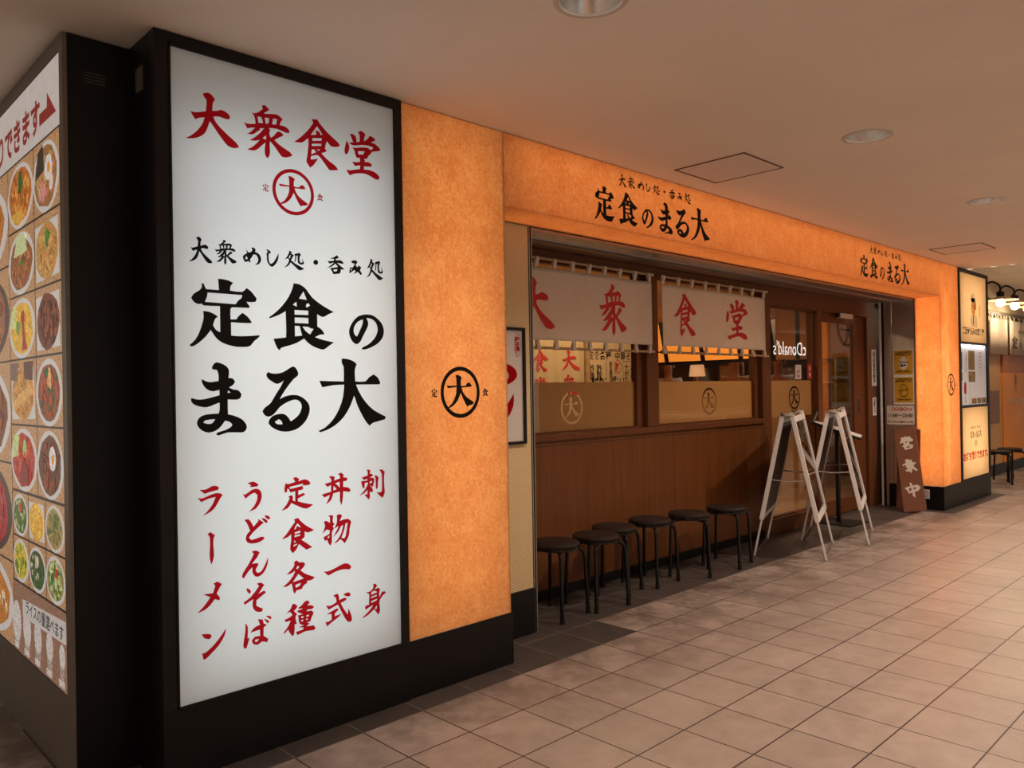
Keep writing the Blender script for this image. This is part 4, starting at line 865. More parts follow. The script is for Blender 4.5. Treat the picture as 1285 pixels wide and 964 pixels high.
for z0, z1, lbl, white in ((1.448, 1.722, 'yellow poster with a white hand, upper one on the steel panel', True), (1.140, 1.428, 'yellow poster with an outlined hand, lower one on the steel panel', False)):
    a, b_ = .285, .483; t = poster(a, b_, z0, z1, lbl)
    obj('sleeve', bx(7.0595, 7.0618, a-.006, b_+.006, z0-.012, z1+.008), M['paper_white'], t)
    obj('sheet', bx(7.0585, 7.0594, a+.002, b_-.002, z0+.006, z1-.004), M['yellow'], t)
    cy, cz = -(a+b_)/2, (z0+z1)/2-.005; p = sideL(7.0575)
    bm = BM(); hand(bm, cy, cz, .115, p); obj('hand_print', bm, M['white'] if white else M['ink'], t, normals=False)
    bm = BM(); q = sideL(7.0567)
    if white: text(bm, '消毒', cy, cz-.03, .03, q, .001)
    text(bm, 'ご入店の際は手指の', cy, z1-.026, .0185, q, .0008); text(bm, '消毒をお願いします', cy, z1-.048, .0185, q, .0008)
    text(bm, 'ご協力ください', cy, z0+.040, .022, q, .0012); obj('lettering', bm, M['ink'], t, normals=False)
    if not white:
        bm = BM(); hand(bm, cy, cz, .100, sideL(7.0570)); obj('hand_fill', bm, M['yellow'], t, normals=False)
a, b_ = .283, .565; z0, z1 = .905, 1.112; t = poster(a, b_, z0, z1, 'white opening hours sign reading 11:00 to 23:00 on the steel panel')
obj('sheet', bx(7.0575, 7.0618, a, b_, z0, z1), M['paper'], t)
cy = -(a+b_)/2; p = sideL(7.0565)
bm = BM(); text(bm, '11:00～23:00', cy, 1.005, .050, p, .0012, width=.255); text(bm, '定食のまる大 横浜センター店', cy, .935, .021, p, .0006, width=.255); obj('lettering', bm, M['ink'], t, normals=False)
bm = BM()
for k in range(4): fill(bm, [[circle(cy-.075+.042*k, 1.075, .020, 20)]], p)
text(bm, 'です', cy+.098, 1.073, .028, p, .001); obj('red_heading', bm, M['red_print'], t, normals=False)
bm = BM()
for k in range(4): text(bm, '営業時間'[k], cy-.075+.042*k, 1.075, .027, sideL(7.0558), .0008)
obj('heading_lettering', bm, M['paper'], t, normals=False)
t = thing('wall_outlet', 'small pale wall outlet low on the black base of the right pillar', 'outlet', (7.047, .17, .12))
obj('plate', bx(7.040, 7.0465, .135, .205, .115, .215, bev=.003), M['trim_white'], t)
bm = BM()
for z in (.145, .185):
    for y in (.158, .174): box(bm, 7.0385, 7.0399, y, y+.004, z-.008, z+.008)
obj('socket', bm, M['plastic_black'], t)
# ------------------------------------------------------------------ stools
def make_stool(label, group, h=.45, rs=.148):
    t_ = thing('round_stool', label, 'stool', (0, 0, 0), group=group)
    b_ = BM(); lathe(b_, [(0, h), (rs*.7, h-.001), (rs*.93, h-.005), (rs, h-.014), (rs, h-.026), (rs*.96, h-.032), (0, h-.032)], (0, 0, 0), 36); obj('seat', b_, M['seat'], t_, True)
    b_ = BM(); lathe(b_, [(rs*.985, h-.033), (rs*1.01, h-.036), (rs*1.01, h-.046), (rs*.97, h-.049), (rs*.90, h-.049)], (0, 0, 0), 36); obj('rim', b_, M['legs'], t_, True)
    for k in range(4):
        a = R(45+90*k); c_, s_ = math.cos(a), math.sin(a)
        q = [(.045*c_, .045*s_, h-.052), ((rs-.02)*c_, (rs-.02)*s_, h-.053)]+[tuple(v) for v in arc(((rs-.01)*c_, (rs-.01)*s_, h-.053), ((rs+.030)*c_, (rs+.030)*s_, h-.056), ((rs+.034)*c_, (rs+.034)*s_, h-.115), 6)]+[((rs+.048)*c_, (rs+.048)*s_, .03)]
        b_ = BM(); tube(b_, q, .0115, 12); lg = obj('leg', b_, M['legs'], t_, True)
        b_ = BM(); tube(b_, [((rs+.0478)*c_, (rs+.0478)*s_, .034), ((rs+.049)*c_, (rs+.049)*s_, .0)], .0145, 12); obj('foot_cap', b_, M['plastic_black'], lg, True)
    return t_
G1 = 'stools along the wooden wall under the windows'
spots = [(1.435, .41, 8), (1.775, .375, -6), (2.085, .475, 20), (2.475, .47, 4), (2.885, .42, 34), (3.315, .365, 12)]
names = ['black round stool nearest the beige wall, partly hidden by the metal rail', 'second black round stool from the beige wall', 'third black round stool from the beige wall, set close to the wooden wall', 'black round stool third from the standing signs', 'black round stool second from the standing signs', 'black round stool nearest the aluminium standing signs']
st0 = make_stool(names[0], G1)
for i, (x, y, a) in enumerate(spots):
    if i == 0: st0.location = (x, y, 0); st0.rotation_euler = (0, 0, R(a))
    else: dup(st0, (x, y, 0), R(a), names[i], G1)
G2 = 'stools in front of the next shop'
dup(st0, (9.93, .22, 0), R(20), 'black round stool outside the next shop, nearer the sign column', G2)
dup(st0, (10.42, .20, 0), R(50), 'black round stool outside the next shop, farther from the sign column', G2)

# ------------------------------------------------------------------ aluminium A-boards
foodmats = [mat('board_photo_%d' % k, lin(*c), .35, noise=.35, scale=25) for k, c in enumerate([(120, 52, 34), (150, 96, 60), (170, 150, 130), (96, 40, 28), (186, 122, 70)])]
def make_aboard(label, group):
    """Local frame: X = board width, Y = front (-) to back (+); both boards lean together at the top."""
    t_ = thing('standing_sign', label, 'a-board', (0, 0, 0), group=group)
    Wd, sp, H = .383, .268, 1.138
    for sgn, nm in ((-1, 'front'), (1, 'back')):
        d_ = Vector((0, -sgn*(sp-.03), H)).normalized()          # up along the board
        n_ = Vector((0, sgn*d_.z, -sgn*d_.y*sgn*sgn)) ; n_ = Vector((0, sgn*d_.z, sgn*sgn*abs(d_.y))).normalized()
        foot = Vector((0, sgn*sp, 0)); L = math.hypot(sp-.03, H)
        MM = Matrix(((1, 0, 0, foot.x), (0, d_.y, n_.y, foot.y), (0, d_.z, n_.z, foot.z), (0, 0, 0, 1)))   # local: x, along, out
        def lb(m, x0, x1, s0, s1, o0, o1, bev=0): 
            b_ = BM(); box(b_, x0, x1, s0, s1, o0, o1, bev=bev); bmesh.ops.transform(b_, matrix=MM, verts=b_.verts); return b_
        for sx in (-1, 1):
            xa, xb = sorted((sx*Wd, sx*(Wd-.030)))
            leg = obj('leg', lb(M['alu'], xa+.008, xb-.008, .004, .36, -.008, .008, .003), M['alu'], t_)
            rl = obj('side_rail', lb(M['alu'], xa, xb, .30, L-.012, -.015, .019, .004), M['alu'], t_)
        obj('foot_rail', lb(M['alu'], -Wd+.023, Wd-.023, .008, .026, -.004, .004), M['steel_dull'], t_)
        obj('bottom_rail', lb(M['alu'], -Wd+.0305, Wd-.0305, .302, .345, -.012, .020, .004), M['alu'], t_)
        obj('top_rail', lb(M['alu'], -Wd+.0305, Wd-.0305, L-.075, L-.03, -.012, .020, .004), M['alu'], t_)
        obj('backing_board', lb(M['steel_dull'], -Wd+.031, Wd-.031, .346, L-.076, -.010, -.004), mat('grey_backing', (.12, .11, .105, 1), .5, noise=.1), t_)
        # the printed sheet: photographs and a heading band
        random.seed(3+sgn); b_ = BM()
        x0, x1, s0, s1 = -Wd+.031, Wd-.031, .347, L-.077
        def q(xa, xb, sa, sb, o_, mi): quad(b_, [MM @ Vector(p_) for p_ in ((xa, sa, o_), (xb, sa, o_), (xb, sb, o_), (xa, sb, o_))], mi)
        q(x0, x1, s0, s1, .004, 3)
        for r_ in range(5):
            for c_ in range(4):
                xa = x0+.012+c_*(x1-x0-.02)/4; sa = s0+.012+r_*.125
                q(xa, xa+(x1-x0)/4-.02, sa, sa+.112, .0045, random.randrange(5))
        q(x0+.02, x1-.02, s1-.20, s1-.03, .0045, 3)
        for k_ in range(6):
            xa = x0+.06+k_*.11; q(xa, xa+.07, s1-.16, s1-.07, .005, 2)
        obj('printed_sheet', b_, foodmats, t_)
        obj('clear_cover', lb(None, x0, x1, s0, s1, .0065, .0085), M['glass'], t_)
        if sgn == -1: hb = None
    for sx in (-1, 1):
        z = .615; yy = sp*(1-z/H)+.022
        b_ = BM(); tube(b_, [(sx*(Wd-.015), -yy, z), (sx*(Wd-.015), 0, z-.012), (sx*(Wd-.015), yy, z)], .007, 8); obj('spreader_bar', b_, M['chrome'], t_, True)
        b_ = BM(); box(b_, sx*Wd-.022, sx*Wd+.022, -.052, .052, H-.025, H+.012, bev=.016); obj('hinge_cap', b_, M['chrome'], t_, True)
    b_ = BM(); tube(b_, [(-Wd+.02, 0, H-.006), (Wd-.02, 0, H-.006)], .016, 12); obj('top_bar', b_, M['chrome'], t_, True)
    return t_
ab = make_aboard('aluminium standing sign board nearer the stools, in front of the end of the wooden wall', 'aluminium standing signs at the door')
ab.location = (4.150, .234, 0); ab.rotation_euler = (0, 0, .351)
dup(ab, (4.972, .231, 0), .336, 'aluminium standing sign board nearer the door, in front of the menu stand')

# ------------------------------------------------------------------ menu stand (lectern)
t = thing('menu_stand', 'black menu stand with a tilted tray by the door, behind the standing sign', 'menu stand', (5.668, .50, 0))
B = Matrix.Translation((5.655, .50, 0)) @ Matrix.Rotation(R(-4), 4, 'Z')
bm = BM(); box(bm, -.19, .19, -.19, .19, 0, .012, bev=.004, M=B); obj('base', bm, M['plastic_black'], t)
bm = BM(); box(bm, 5.650, 5.686, .505, .541, .012, .895); obj('pole', bm, M['plastic_black'], t)
B = Matrix.Translation((5.645, .51, .915)) @ Matrix.Rotation(R(20), 4, 'Z') @ Matrix.Rotation(R(20), 4, 'X')
bm = BM(); box(bm, -.22, .22, -.225, .225, -.012, .008, bev=.003, M=B); box(bm, -.22, .22, -.232, -.2255, -.012, .020, M=B); obj('tray', bm, M['plastic_black'], t)
bm = BM(); box(bm, -.22, .22, .2255, .233, -.012, .115, M=B); obj('header_board', bm, mat('dark_header_board', (.05, .035, .03, 1), .5), t)
bm = BM(); B2 = B
pb = lambda u, v: B2 @ Vector((u, .2240, v))
text(bm, 'ご自由に', -.02, .080, .045, pb, .001); text(bm, 'ご覧ください', -.02, .036, .038, pb, .001); obj('header_lettering', bm, M['white'], t, normals=False)
t = thing('menu_sheet', 'white menu sheet lying on the tilted tray of the black menu stand', 'menu', (5.655, .50, .975))
bm = BM(); box(bm, -.19, .20, -.224, .215, .0085, .0115, M=B); obj('sheet', bm, M['paper_white'], t)
bm = BM(); pb = lambda u, v: B @ Vector((u, v, .0122))
for k in range(5): text(bm, ['お品書き', 'ラーメン 各種', '定食 各種', '丼物 一式', '刺身'][k], 0, .085-.05*k, .034, pb)
obj('lettering', bm, M['ink'], t, normals=False)

# ------------------------------------------------------------------ leaning open-for-business boards
def lean_board(name, label, bl, br, tl, m, glyphs):
    """Flat board standing on the floor (bottom edge bl-br) and leaning back to tl."""
    bl, br, tl = Vector(bl), Vector(br), Vector(tl)
    e = (br-bl); w = e.length; e.normalize(); u_ = (tl-bl); u_ = (u_-e*u_.dot(e)*1.0); L = u_.length; u_.normalize(); n_ = e.cross(u_).normalized()
    t_ = thing(name, label, 'signboard', tuple((bl+br)/2))
    MM = Matrix(((e.x, u_.x, n_.x, bl.x), (e.y, u_.y, n_.y, bl.y), (e.z, u_.z, n_.z, bl.z), (0, 0, 0, 1)))
    b_ = BM(); box(b_, 0, w, 0, L, -.012, 0, bev=.0015, M=MM); obj('board', b_, m, t_)
    for g_, a, b2, c, d_ in glyphs: b_ = BM(); put_glyph(b_, g_, a*w, b2*L, c*w, d_*L, lambda x, y: MM @ Vector((x, y, .0012))); obj('character', b_, M['white'], t_, normals=False)
    return t_
lean_board('leaning_signboard', 'brown board with three white characters leaning beside the right pillar, front one', (6.664, .265, .004), (6.686, .052, .048), (6.998, .497, .840), M['brown_board'],
           [('ei', .20, .735, .84, .905), ('gyo', .19, .445, .86, .625), ('chu', .17, .155, .87, .340)])
lean_board('leaning_signboard', 'brown board leaning behind the front board, mostly hidden', (6.965, .452, .004), (6.965, .217, .004), (7.043, .420, .858), M['brown_board'],
           [('gyo', .25, .72, .95, .90)])
# ------------------------------------------------------------------ restaurant interior
struct('floor_restaurant', bx(1.1, 11.0, YW+.115, 5.6, -.05, .004), mat('restaurant_floor', (.36, .22, .12, 1), .5, noise=.2, scale=3))
struct('ceiling_restaurant', bx(1.1, 11.0, YW+.115, 5.6, 2.45, 2.5), mat('restaurant_ceiling', (.74, .48, .25, 1), .8, noise=.1, scale=2))
iw = mat('restaurant_wall', (.42, .23, .10, 1), .75, noise=.12, scale=3)
struct('wall_restaurant_back', bx(1.1, 11.0, 5.6, 5.7, 0, 2.5), iw)
struct('wall_restaurant_left', bx(1.0, 1.095, YW+.115, 5.7, 0, 2.5), iw)
struct('wall_restaurant_right', bx(11.0, 11.1, YW+.115, 5.7, 0, 2.6), iw)
struct('wall_restaurant_front', bx(7.31, 11.0, .80, .86, 0, 2.5), iw)
area_light('restaurant_lamp', (3.9, 1.9, 2.43), 1.6, .5, SHOP_W, (1, .66, .36), (0, 0, -1))
area_light('restaurant_lamp', (6.3, 2.6, 2.43), 1.6, 1.0, SHOP_W*.8, (1, .62, .32), (0, 0, -1))
area_light('kitchen_lamp', (9.6, 3.2, 2.43), 1.2, 2.0, SHOP_W*.6, (1, .86, .68), (0, 0, -1))

# partition with the indoor noren and the hand-written menu
struct('wall_partition', bx(2.4, 5.36, 2.66, 2.70, 0, 2.45), mat('partition_board', (.55, .36, .18, 1), .7, noise=.06, scale=4))
t = thing('indoor_noren_curtain', 'tan indoor noren with red vertical characters seen below the left window curtain', 'noren curtain', (3.85, 2.6, .9))
bm = BM(); nx, nz = 60, 10
cy2 = lambda x, z: 2.615+.008*math.sin(x*22)+.006*math.sin(x*41+z)
g_ = [[bm.verts.new((3.36+.96*i/nx, cy2(3.36+.96*i/nx, .9+1.35*j/nz), .9+1.35*j/nz)) for i in range(nx+1)] for j in range(nz+1)]
for j in range(nz):
    for i in range(nx): bm.faces.new((g_[j][i], g_[j][i+1], g_[j+1][i+1], g_[j+1][i]))
obj('cloth', bm, M['cloth_warm'], t, True)
for it in (('shoku', 3.515, 1.528, 3.757, 1.755), ('dou', 3.53, 1.26, 3.745, 1.486), ('dai', 3.948, 1.551, 4.228, 1.760), ('shu', 3.95, 1.27, 4.20, 1.508)):
    bm = BM(); put_glyph(bm, *it, lambda u, v: (u, 0, v))
    bmesh.ops.subdivide_edges(bm, edges=[e for e in bm.edges if e.calc_length() > .03], cuts=1); bmesh.ops.triangulate(bm, faces=bm.faces)
    for v in bm.verts: v.co.y = cy2(v.co.x, v.co.z)-.005
    obj('character', bm, M['red_print'], t, normals=False)
t = thing('curtain_pole', 'wooden pole that carries the indoor noren curtain', 'curtain rod', (3.85, 2.612, 2.26)); bm = BM(); tube(bm, [(3.30, 2.615, 2.262), (4.40, 2.615, 2.262)], .012, 10); obj('pole', bm, M['bamboo'], t, True)
struct('trim_10', bx(4.335, 4.395, 2.60, 2.66, 0, 2.45), M['bamboo'])
t = thing('menu_board', 'pale indoor menu board with rows of black brush lettering and a red ring', 'menu board', (4.83, 2.64, 1.0))
obj('board', bx(4.405, 5.26, 2.645, 2.659, .95, 2.05), mat('menu_board_paper', (.62, .46, .27, 1), .7, noise=.05), t)
bm = BM(); p = front(2.6435)
text(bm, '定食各種  中華そば', 4.84, 1.715, .100, p, .0012)
for k, s in enumerate(['酢豚', '酢鶏']): text(bm, s, 4.60-.13*k, 1.53, .098, p, .001, vertical=True)
for k, s in enumerate(['豚生姜焼き', 'ハンバーグ']): text(bm, s, 4.80+.07*k-.0, 1.53, .058, p, .0004, vertical=True)
for k, s in enumerate(['ナポリ', 'おかず']): text(bm, s, 5.08+.11*k, 1.51, .092, p, .001, vertical=True)
text(bm, '焼ソバ', 4.95, 1.44, .09, p, .002); text(bm, '若草揚 揚げ', 4.56, 1.44, .06, p, .002)
quad(bm, [p(a, b_) for a, b_ in ((4.715, 1.2), (4.720, 1.2), (4.720, 1.66), (4.715, 1.66))]); quad(bm, [p(a, b_) for a, b_ in ((5.015, 1.2), (5.020, 1.2), (5.020, 1.66), (5.015, 1.66))]); quad(bm, [p(a, b_) for a, b_ in ((5.015, 1.655), (5.25, 1.655), (5.25, 1.66), (5.015, 1.66))])
obj('lettering', bm, M['ink'], t, normals=False)
bm = BM(); fill(bm, [[circle(4.93, 1.595, .055, 28, .072), circle(4.93, 1.595, .047, 28, .063)[::-1]]], p); text(bm, '麺', 4.93, 1.595, .085, p, .003); obj('red_ring', bm, M['red_print'], t, normals=False)

# kitchen counter with the orange fascia over it, running into the shop
t = thing('kitchen_counter', 'wooden kitchen counter inside the restaurant', 'counter', (7.95, 3.6, 0))
obj('body', bx(7.85, 8.15, 1.9, 5.5, .004, 1.25), iw, t); obj('worktop', bx(7.80, 8.20, 1.88, 5.52, 1.2505, 1.29, bev=.006), M['wood_dark'], t)
t = thing('orange_fascia', 'sloping row of glowing orange panels above the kitchen, seen below the curtain', 'light box', (7.8, 3.7, 1.73))
yy = [2.33, 2.80, 3.40, 4.02, 4.62, 5.22, 5.5]
for a, b_ in zip(yy[:-1], yy[1:]):
    bm = BM(); pts = [(7.87, a+.035, 1.735), (7.87, b_-.035, 1.735), (7.72, b_-.035, 2.30), (7.72, a+.035, 2.30)]
    quad(bm, pts); quad(bm, [(x+.012, y, z) for x, y, z in pts]); obj('glowing_panel', bm, M['orange_glow'], t, normals=False)
bm = BM()
for y in yy:
    vs = box(bm, -.004, .03, y-.034, y+.034, 0, .6); 
    for v in vs: v.co = Vector((7.87+v.co.x-.15*v.co.z/.565, v.co.y, 1.72+v.co.z))
box(bm, 7.872, 7.91, 2.29, 5.54, 1.690, 1.733)
obj('fascia_frame', bm, M['frame_brown'], t)
struct('wall_entrance', bx(7.86, 7.92, .87, 2.28, 1.70, 2.45), mat('entrance_wall', (.40, .17, .055, 1), .7, noise=.1, scale=4))
struct('trim_11', bx(7.84, 7.86, 1.95, 1.99, 1.70, 2.45), M['frame_brown'])
struct('wall_kitchen', bx(9.9, 10.0, 1.2, 5.6, 0, 2.45), mat('kitchen_wall', (.20, .13, .08, 1), .6, noise=.2, scale=3))
sh = thing('kitchen_shelf', 'dim kitchen shelf unit behind the counter', 'shelf', (9.7, 3.4, 0))
for z in (.9, 1.38, 1.75): obj('shelf_board', bx(9.55, 9.89, 2.2, 5.2, z, z+.03), M['steel_dull'], sh)
for y in (2.2, 3.7, 5.17): obj('upright', bx(9.55, 9.58, y, y+.03, .004, 1.95), M['steel_dull'], sh)
random.seed(12)
for k, (y, w, h, c) in enumerate([(2.45, .30, .28, (150, 100, 60)), (2.95, .34, .22, (120, 84, 56)), (4.0, .36, .30, (172, 120, 70)), (4.55, .26, .26, (160, 150, 140))]):
    bt = thing('storage_box', 'cardboard box on the dim kitchen shelf, ' + ['nearest the door', 'second from the door', 'third from the door', 'farthest from the door'][k], 'box', (9.72, y, 1.41), group='boxes on the kitchen shelf')
    mm = mat('box_%d' % k, lin(*c), .7, noise=.1); obj('carton', bx(9.60, 9.84, y-w/2, y+w/2, 1.4105, 1.41+h, bev=.004), mm, bt); obj('tape', bx(9.598, 9.842, y-.02, y+.02, 1.41+h-.05, 1.411+h), M['bamboo'], bt)
t = thing('paper_lantern', 'pale tapered paper lamp above the kitchen counter', 'lamp', (8.02, 3.6, 1.52))
bm = BM(); lathe(bm, [(.115, 0), (.118, .01), (.098, .165), (.09, .17)], (8.02, 3.6, 1.51), 24); obj('shade', bm, emission('lantern_glow', (.95, .50, .24, 1), .55), t, True, normals=False)
bm = BM(); lathe(bm, [(.0, 0), (.10, 0), (.10, .02), (.02, .03), (.02, .22), (0, .22)], (8.02, 3.6, 1.2905), 20); obj('stand', bm, M['steel_dull'], t, True)

def person(label, x, y, rz, top, hair, cap=None, sitting=False):
    """Standing figure: one skinned body, with clothes, hair and face as children."""
    s = 1.0; t_ = thing('person', label, 'person', (x, y, .004), rz)
    P = {'pelvis': (0, 0, .92, .125, .10), 'waist': (0, 0, 1.08, .125, .095), 'chest': (0, 0, 1.27, .15, .105), 'neck': (0, .005, 1.44, .055, .055), 'jaw': (0, -.012, 1.535, .066, .072), 'head': (0, -.005, 1.61, .078, .092), 'crown': (0, .005, 1.665, .06, .075)}
    V = []; E_ = []; Rd = []; ix = {}
    def add(n, c, r, par=None):
        ix[n] = len(V); V.append(c); Rd.append(r)
        if par is not None: E_.append((ix[par], ix[n]))
    prev = None
    for k in ('pelvis', 'waist', 'chest', 'neck', 'jaw', 'head', 'crown'):
        a = P[k]; add(k, a[:3], a[3:], prev); prev = k
    for sx, n in ((-1, 'l'), (1, 'r')):
        add('sh'+n, (sx*.165, 0, 1.375), (.062, .062), 'chest'); add('el'+n, (sx*.215, -.02, 1.11), (.043, .043), 'sh'+n); add('wr'+n, (sx*.17, -.22, 1.07), (.030, .030), 'el'+n); add('pa'+n, (sx*.15, -.285, 1.075), (.036, .020), 'wr'+n)
        for q in range(4): 
            add('f%d%s' % (q, n), (sx*(.15-.027+.018*q), -.335, 1.075), (.009, .009), 'pa'+n); add('g%d%s' % (q, n), (sx*(.15-.030+.020*q), -.365-.008*(q in (1, 2)), 1.060), (.008, .008), 'f%d%s' % (q, n))
        add('th'+n, (sx*.105, -.30, 1.07), (.010, .010), 'pa'+n)
        add('hp'+n, (sx*.09, 0, .86), (.095, .095), 'pelvis'); add('kn'+n, (sx*.10, -.01, .48), (.062, .062), 'hp'+n); add('an'+n, (sx*.10, .01, .09), (.043, .043), 'kn'+n); add('to'+n, (sx*.11, -.14, .035), (.04, .032), 'an'+n)
    me = bpy.data.meshes.new('body'); me.from_pydata(V, E_, []); o = bpy.data.objects.new('body', me); C.objects.link(o); o.parent = t_
    o.modifiers.new('skin', 'SKIN'); sd = o.modifiers.new('sub', 'SUBSURF'); sd.levels = sd.render_levels = 2
    lay = me.skin_vertices[0]
    for i, r in enumerate(Rd): lay.data[i].radius = r; lay.data[i].use_root = (i == 0)
    me.materials.append(M['skin'])
    def ball(name, c, r, m, par=t_):
        b_ = BM(); bmesh.ops.create_uvsphere(b_, u_segments=18, v_segments=12, radius=1); 
        for v in b_.verts: v.co = Vector((c[0]+v.co.x*r[0], c[1]+v.co.y*r[1], c[2]+v.co.z*r[2]))
        me_ = bpy.data.meshes.new(name)
        for f in b_.faces: f.smooth = True
        b_.to_mesh(me_); b_.free(); me_.materials.append(m); q = bpy.data.objects.new(name, me_); C.objects.link(q); q.parent = par; return q
    ball('hair', (0, .03, 1.655), (.098, .105, .085), hair)
    ball('nose', (0, -.098, 1.60), (.013, .018, .018), M['skin'])
    for sx in (-1, 1): ball('ear', (sx*.086, .005, 1.60), (.012, .022, .030), M['skin']); ball('eye', (sx*.032, -.088, 1.622), (.011, .008, .006), M['ink'])
    ball('mouth', (0, -.086, 1.558), (.022, .008, .005), M['red_print'])
    # jacket: torso shell with sleeves, apron-length hem
    V2 = [(0, 0, .80), (0, 0, 1.0), (0, 0, 1.26), (0, .005, 1.39)]; E2 = [(0, 1), (1, 2), (2, 3)]; R2 = [(.165, .14), (.15, .12), (.168, .122), (.085, .08)]
    for sx in (-1, 1):
        b0 = len(V2); V2 += [(sx*.168, 0, 1.372), (sx*.216, -.02, 1.11), (sx*.185, -.15, 1.085)]; R2 += [(.075, .075), (.058, .058), (.046, .046)]; E2 += [(2, b0), (b0, b0+1), (b0+1, b0+2)]
    me2 = bpy.data.meshes.new('jacket'); me2.from_pydata(V2, E2, []); o2 = bpy.data.objects.new('jacket', me2); C.objects.link(o2); o2.parent = t_
    o2.modifiers.new('skin', 'SKIN'); sd = o2.modifiers.new('sub', 'SUBSURF'); sd.levels = sd.render_levels = 2
    for i, r in enumerate(R2): me2.skin_vertices[0].data[i].radius = r; me2.skin_vertices[0].data[i].use_root = (i == 0)
    me2.materials.append(top)
    if cap is not None:
        b_ = BM(); lathe(b_, [(.098, 1.655), (.104, 1.70), (.112, 1.765), (.06, 1.785), (0, 1.788)], (0, .012, 0), 24); me_ = bpy.data.meshes.new('cap'); b_.to_mesh(me_); b_.free(); me_.materials.append(cap); q = bpy.data.objects.new('cap', me_); C.objects.link(q); q.parent = t_
    t_.scale = (1.06, 1.06, 1.06)
    return t_
M['skin'] = mat('skin', (.45, .24, .15, 1), .5, noise=.05)
M['hair'] = mat('black_hair', (.012, .009, .008, 1), .5, noise=.2)
M['jacket_white'] = mat('white_jacket', (.62, .62, .62, 1), .8, noise=.05)
M['jacket_tan'] = mat('tan_jacket', (.38, .25, .15, 1), .8, noise=.05)
person('cook in white jacket behind the counter, leftmost of the people inside', 8.90, 4.71, R(-60), M['jacket_white'], M['hair'])
person('person in tan jacket behind the counter, seen in the right window', 8.75, 3.40, R(-70), M['jacket_tan'], M['hair'])
person('cook in white jacket seen through the glass beside the door', 8.90, 2.78, R(-60), M['jacket_white'], M['hair'])

# ------------------------------------------------------------------ the opposite shop's sign, mirrored in the glass
t = thing('lit_shop_sign', 'lit white letters of the shop opposite, mirrored in the glass beside the door', 'sign', (18, -6.08, 2.2))
obj('fascia', bx(13.5, 23.5, -6.095, -6.06, 2.05, 2.75), mat('dark_fascia', (.05, .02, .015, 1), .5), t)
bm = BM(); text(bm, "McDonald's", 19.08, 2.39, .53, lambda u, v: (u, -6.055, v), 0, width=2.28, flip=-1); obj('lettering', bm, M['sign_white'], t, normals=False)

# ------------------------------------------------------------------ next shop
NY = .53
struct('wall_next_shop', bx(XEND+.002, 18, NY, NY+.1, 0, 2.80), mat('cream_plaster', (.62, .50, .36, 1), .8, noise=.05, scale=3))
struct('wall_next_shop_wood', bx(10.75, 11.29, NY-.01, NY-.0005, .16, 1.76), wood_mat('pale_wood_boards', (.62, .36, .15, 1), (.48, .25, .09, 1), .5))
struct('baseboard_next_shop', bx(9.4, 18, NY-.02, NY-.0105, 0, .158), M['black'])
t = thing('brown_wall_panel', 'flat brown panel on the pale wooden wall of the next shop', 'wall panel', (11.0, NY-.015, .75)); obj('board', bx(10.72, 11.20, NY-.018, NY-.0105, .75, 1.23), mat('taupe_board', (.24, .13, .085, 1), .6, noise=.04), t); obj('edge', bx(11.2002, 11.215, NY-.02, NY-.0105, .75, 1.23), M['bamboo'], t)
t = thing('orange_shop_panel', 'large orange printed panel with white lettering on the next shop', 'signboard', (12.6, NY-.02, .16))
bm = BM(); box(bm, 11.36, 14.0, NY-.03, NY-.0005, .160, 1.49); obj('panel', bm, mat('orange_sheet', (.78, .26, .012, 1), .5, noise=.05, scale=2), t)
obj('band', bx(11.36, 14.0, NY-.032, NY-.0005, 1.4905, 1.78), mat('dark_orange_sheet', (.42, .12, .015, 1), .5, noise=.05), t)
p = front(NY-.0315)
bm = BM(); text(bm, '横浜仕込みの定食屋', 12.20, 1.05, .115, p, .004, sx=1.15); text(bm, '定食屋', 12.20, .86, .06, p); text(bm, '大', 12.20, .74, .07, p); obj('lettering', bm, mat('pale_orange_print', (.75, .52, .32, 1), .6), t, normals=False)
bm = BM(); text(bm, '定食', 12.05, 1.34, .14, p, .003, vertical=True); obj('dark_lettering', bm, mat('brown_print', (.22, .07, .01, 1), .6), t, normals=False)
t = thing('noren_rail', 'dark green-brown rail that carries the curtains of the next shop', 'curtain rail', (12.4, NY-.04, 2.34)); bm = BM(); box(bm, 10.3, 16, NY-.06, NY-.0005, 2.312, 2.385, bev=.006); obj('rail', bm, mat('olive_rail', (.085, .07, .045, 1), .5), t)
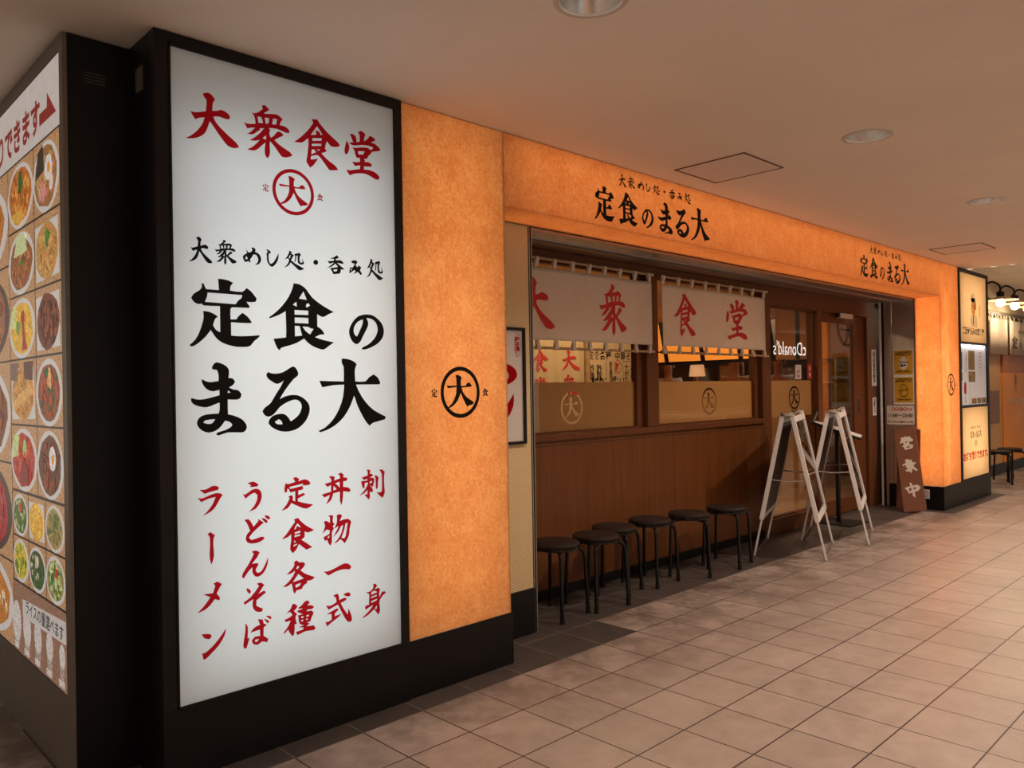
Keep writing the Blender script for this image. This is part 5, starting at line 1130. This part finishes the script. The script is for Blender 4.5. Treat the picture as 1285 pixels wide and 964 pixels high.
def noren2(x0, x1, lbl, txt):
    t_ = thing('shop_curtain', lbl, 'noren curtain', ((x0+x1)/2, NY-.07, 1.755), group='curtains of the next shop')
    b_ = BM(); nx = 40
    f = lambda x: NY-.075+.010*math.sin(x*16)
    g_ = [[b_.verts.new((x0+(x1-x0)*i/nx, f(x0+(x1-x0)*i/nx), z)) for i in range(nx+1)] for z in (1.755, 2.0, 2.27)]
    for j in range(2):
        for i in range(nx): b_.faces.new((g_[j][i], g_[j][i+1], g_[j+1][i+1], g_[j+1][i]))
    for k in range(7):
        a = x0+.02+(x1-x0-.10)*k/6; q = [b_.verts.new(v) for v in ((a, f(a), 2.268), (a+.06, f(a+.06), 2.268), (a+.06, NY-.061, 2.335), (a, NY-.061, 2.335))]; b_.faces.new(q)
    o = obj('cloth', b_, M['cloth'], t_, True); md = o.modifiers.new('thickness', 'SOLIDIFY'); md.thickness = .002
    if txt:
        b_ = BM(); pp_ = lambda u, v: (u, NY-.092, v)
        put_glyph(b_, 'tei', x0+.06, 1.85, x0+.36, 2.04, pp_); put_glyph(b_, 'no', x0+.48, 1.87, x0+.60, 1.96, pp_); put_glyph(b_, 'ru', x0+.78, 1.84, x0+1.05, 2.03, pp_); put_glyph(b_, 'daic', x0+1.15, 1.84, x0+1.45, 2.03, pp_)
        for n, a in (('dai', .40), ('shu', .52), ('me', .66), ('shi', .77), ('tokoro', .88), ('dot', 1.02), ('mi', 1.1)): put_glyph(b_, n, x0+a, 2.09+.02*(n == 'dot'), x0+a+(.1 if n != 'dot' else .03), 2.15, pp_)
        obj('lettering', b_, M['ink'], t_, normals=False)
noren2(10.55, 11.50, 'plain cream curtain of the next shop, beside the sign column', False)
noren2(11.58, 13.2, 'cream curtain with black characters on the next shop', True)
def wall_lamp(x, lbl):
    t_ = thing('gooseneck_wall_lamp', lbl, 'wall lamp', (x, NY, 2.55), group='gooseneck lamps of the next shop')
    yl = .20; zs = 2.455
    b_ = BM(); lathe(b_, [(0, -.012), (.045, -.012), (.045, 0), (0, 0)], (0, 0, 0), 20)
    bmesh.ops.transform(b_, matrix=Matrix.Translation((x, NY-.001, 2.545)) @ Matrix.Rotation(R(90), 4, 'X'), verts=b_.verts); obj('wall_plate', b_, M['frame_brown'], t_, True)
    pts = [(x, NY-.01, 2.545), (x, NY-.06, 2.545)]+[tuple(v) for v in arc((x, NY-.07, 2.545), (x, NY-.12, 2.55), (x, NY-.13, 2.60), 5)]+[tuple(v) for v in arc((x, NY-.135, 2.63), (x, NY-.20, 2.78), (x, yl+.015, 2.66), 7)]+[(x, yl, 2.62), (x, yl, 2.56)]
    b_ = BM(); tube(b_, pts, .013, 10); obj('arm', b_, M['frame_brown'], t_, True)
    b_ = BM(); lathe(b_, [(.0, .115), (.045, .115), (.048, .05), (.05, .045), (.0, .045)], (x, yl, zs), 20); obj('socket', b_, M['frame_brown'], t_, True)
    b_ = BM(); lathe(b_, [(.05, .048), (.10, .03), (.21, .002), (.212, -.004), (.10, .022), (.05, .040)], (x, yl, zs), 32); obj('shade', b_, mat('lamp_shade_enamel', (.60, .47, .32, 1), .4), t_, True)
    b_ = BM(); lathe(b_, [(0, .045), (.022, .04), (.03, .02), (.055, -.02), (.055, -.045), (.035, -.075), (0, -.088)], (x, yl, zs), 20); obj('bulb', b_, M['bulb'], t_, True)
    l = bpy.data.lights.new('lamp_light', 'POINT'); l.energy = 9; l.color = (1, .74, .46); l.shadow_soft_size = .05
    o = bpy.data.objects.new('lamp_light', l); C.objects.link(o); o.parent = t_; o.location = (0, yl-NY, zs-2.55-.11)
wall_lamp(10.10, 'gooseneck wall lamp of the next shop, nearest the sign column')
wall_lamp(10.80, 'second gooseneck wall lamp of the next shop from the sign column')
wall_lamp(11.50, 'gooseneck wall lamp of the next shop cut by the right edge')
t = thing('track_light_rail', 'pale ceiling track with small lamps beyond the ceiling edge', 'track light', (8.15, -.8, 2.80))
obj('track', bx(8.13, 8.17, -2.2, .35, 2.735, 2.765), M['menu_frame'], t)
for y in (-2.1, .3): obj('hanger', bx(8.145, 8.155, y, y+.01, 2.765, 2.806), M['menu_frame'], t)
for y in (-.40, -.22, .02):
    bm = BM(); box(bm, 8.115, 8.185, y-.035, y+.035, 2.665, 2.7345, bev=.012); obj('lamp_head', bm, emission('track_lamp_glow', (1, .66, .38, 1), .55) if y > -.5 else M['trim_white'], t)
S.frame_set(1)
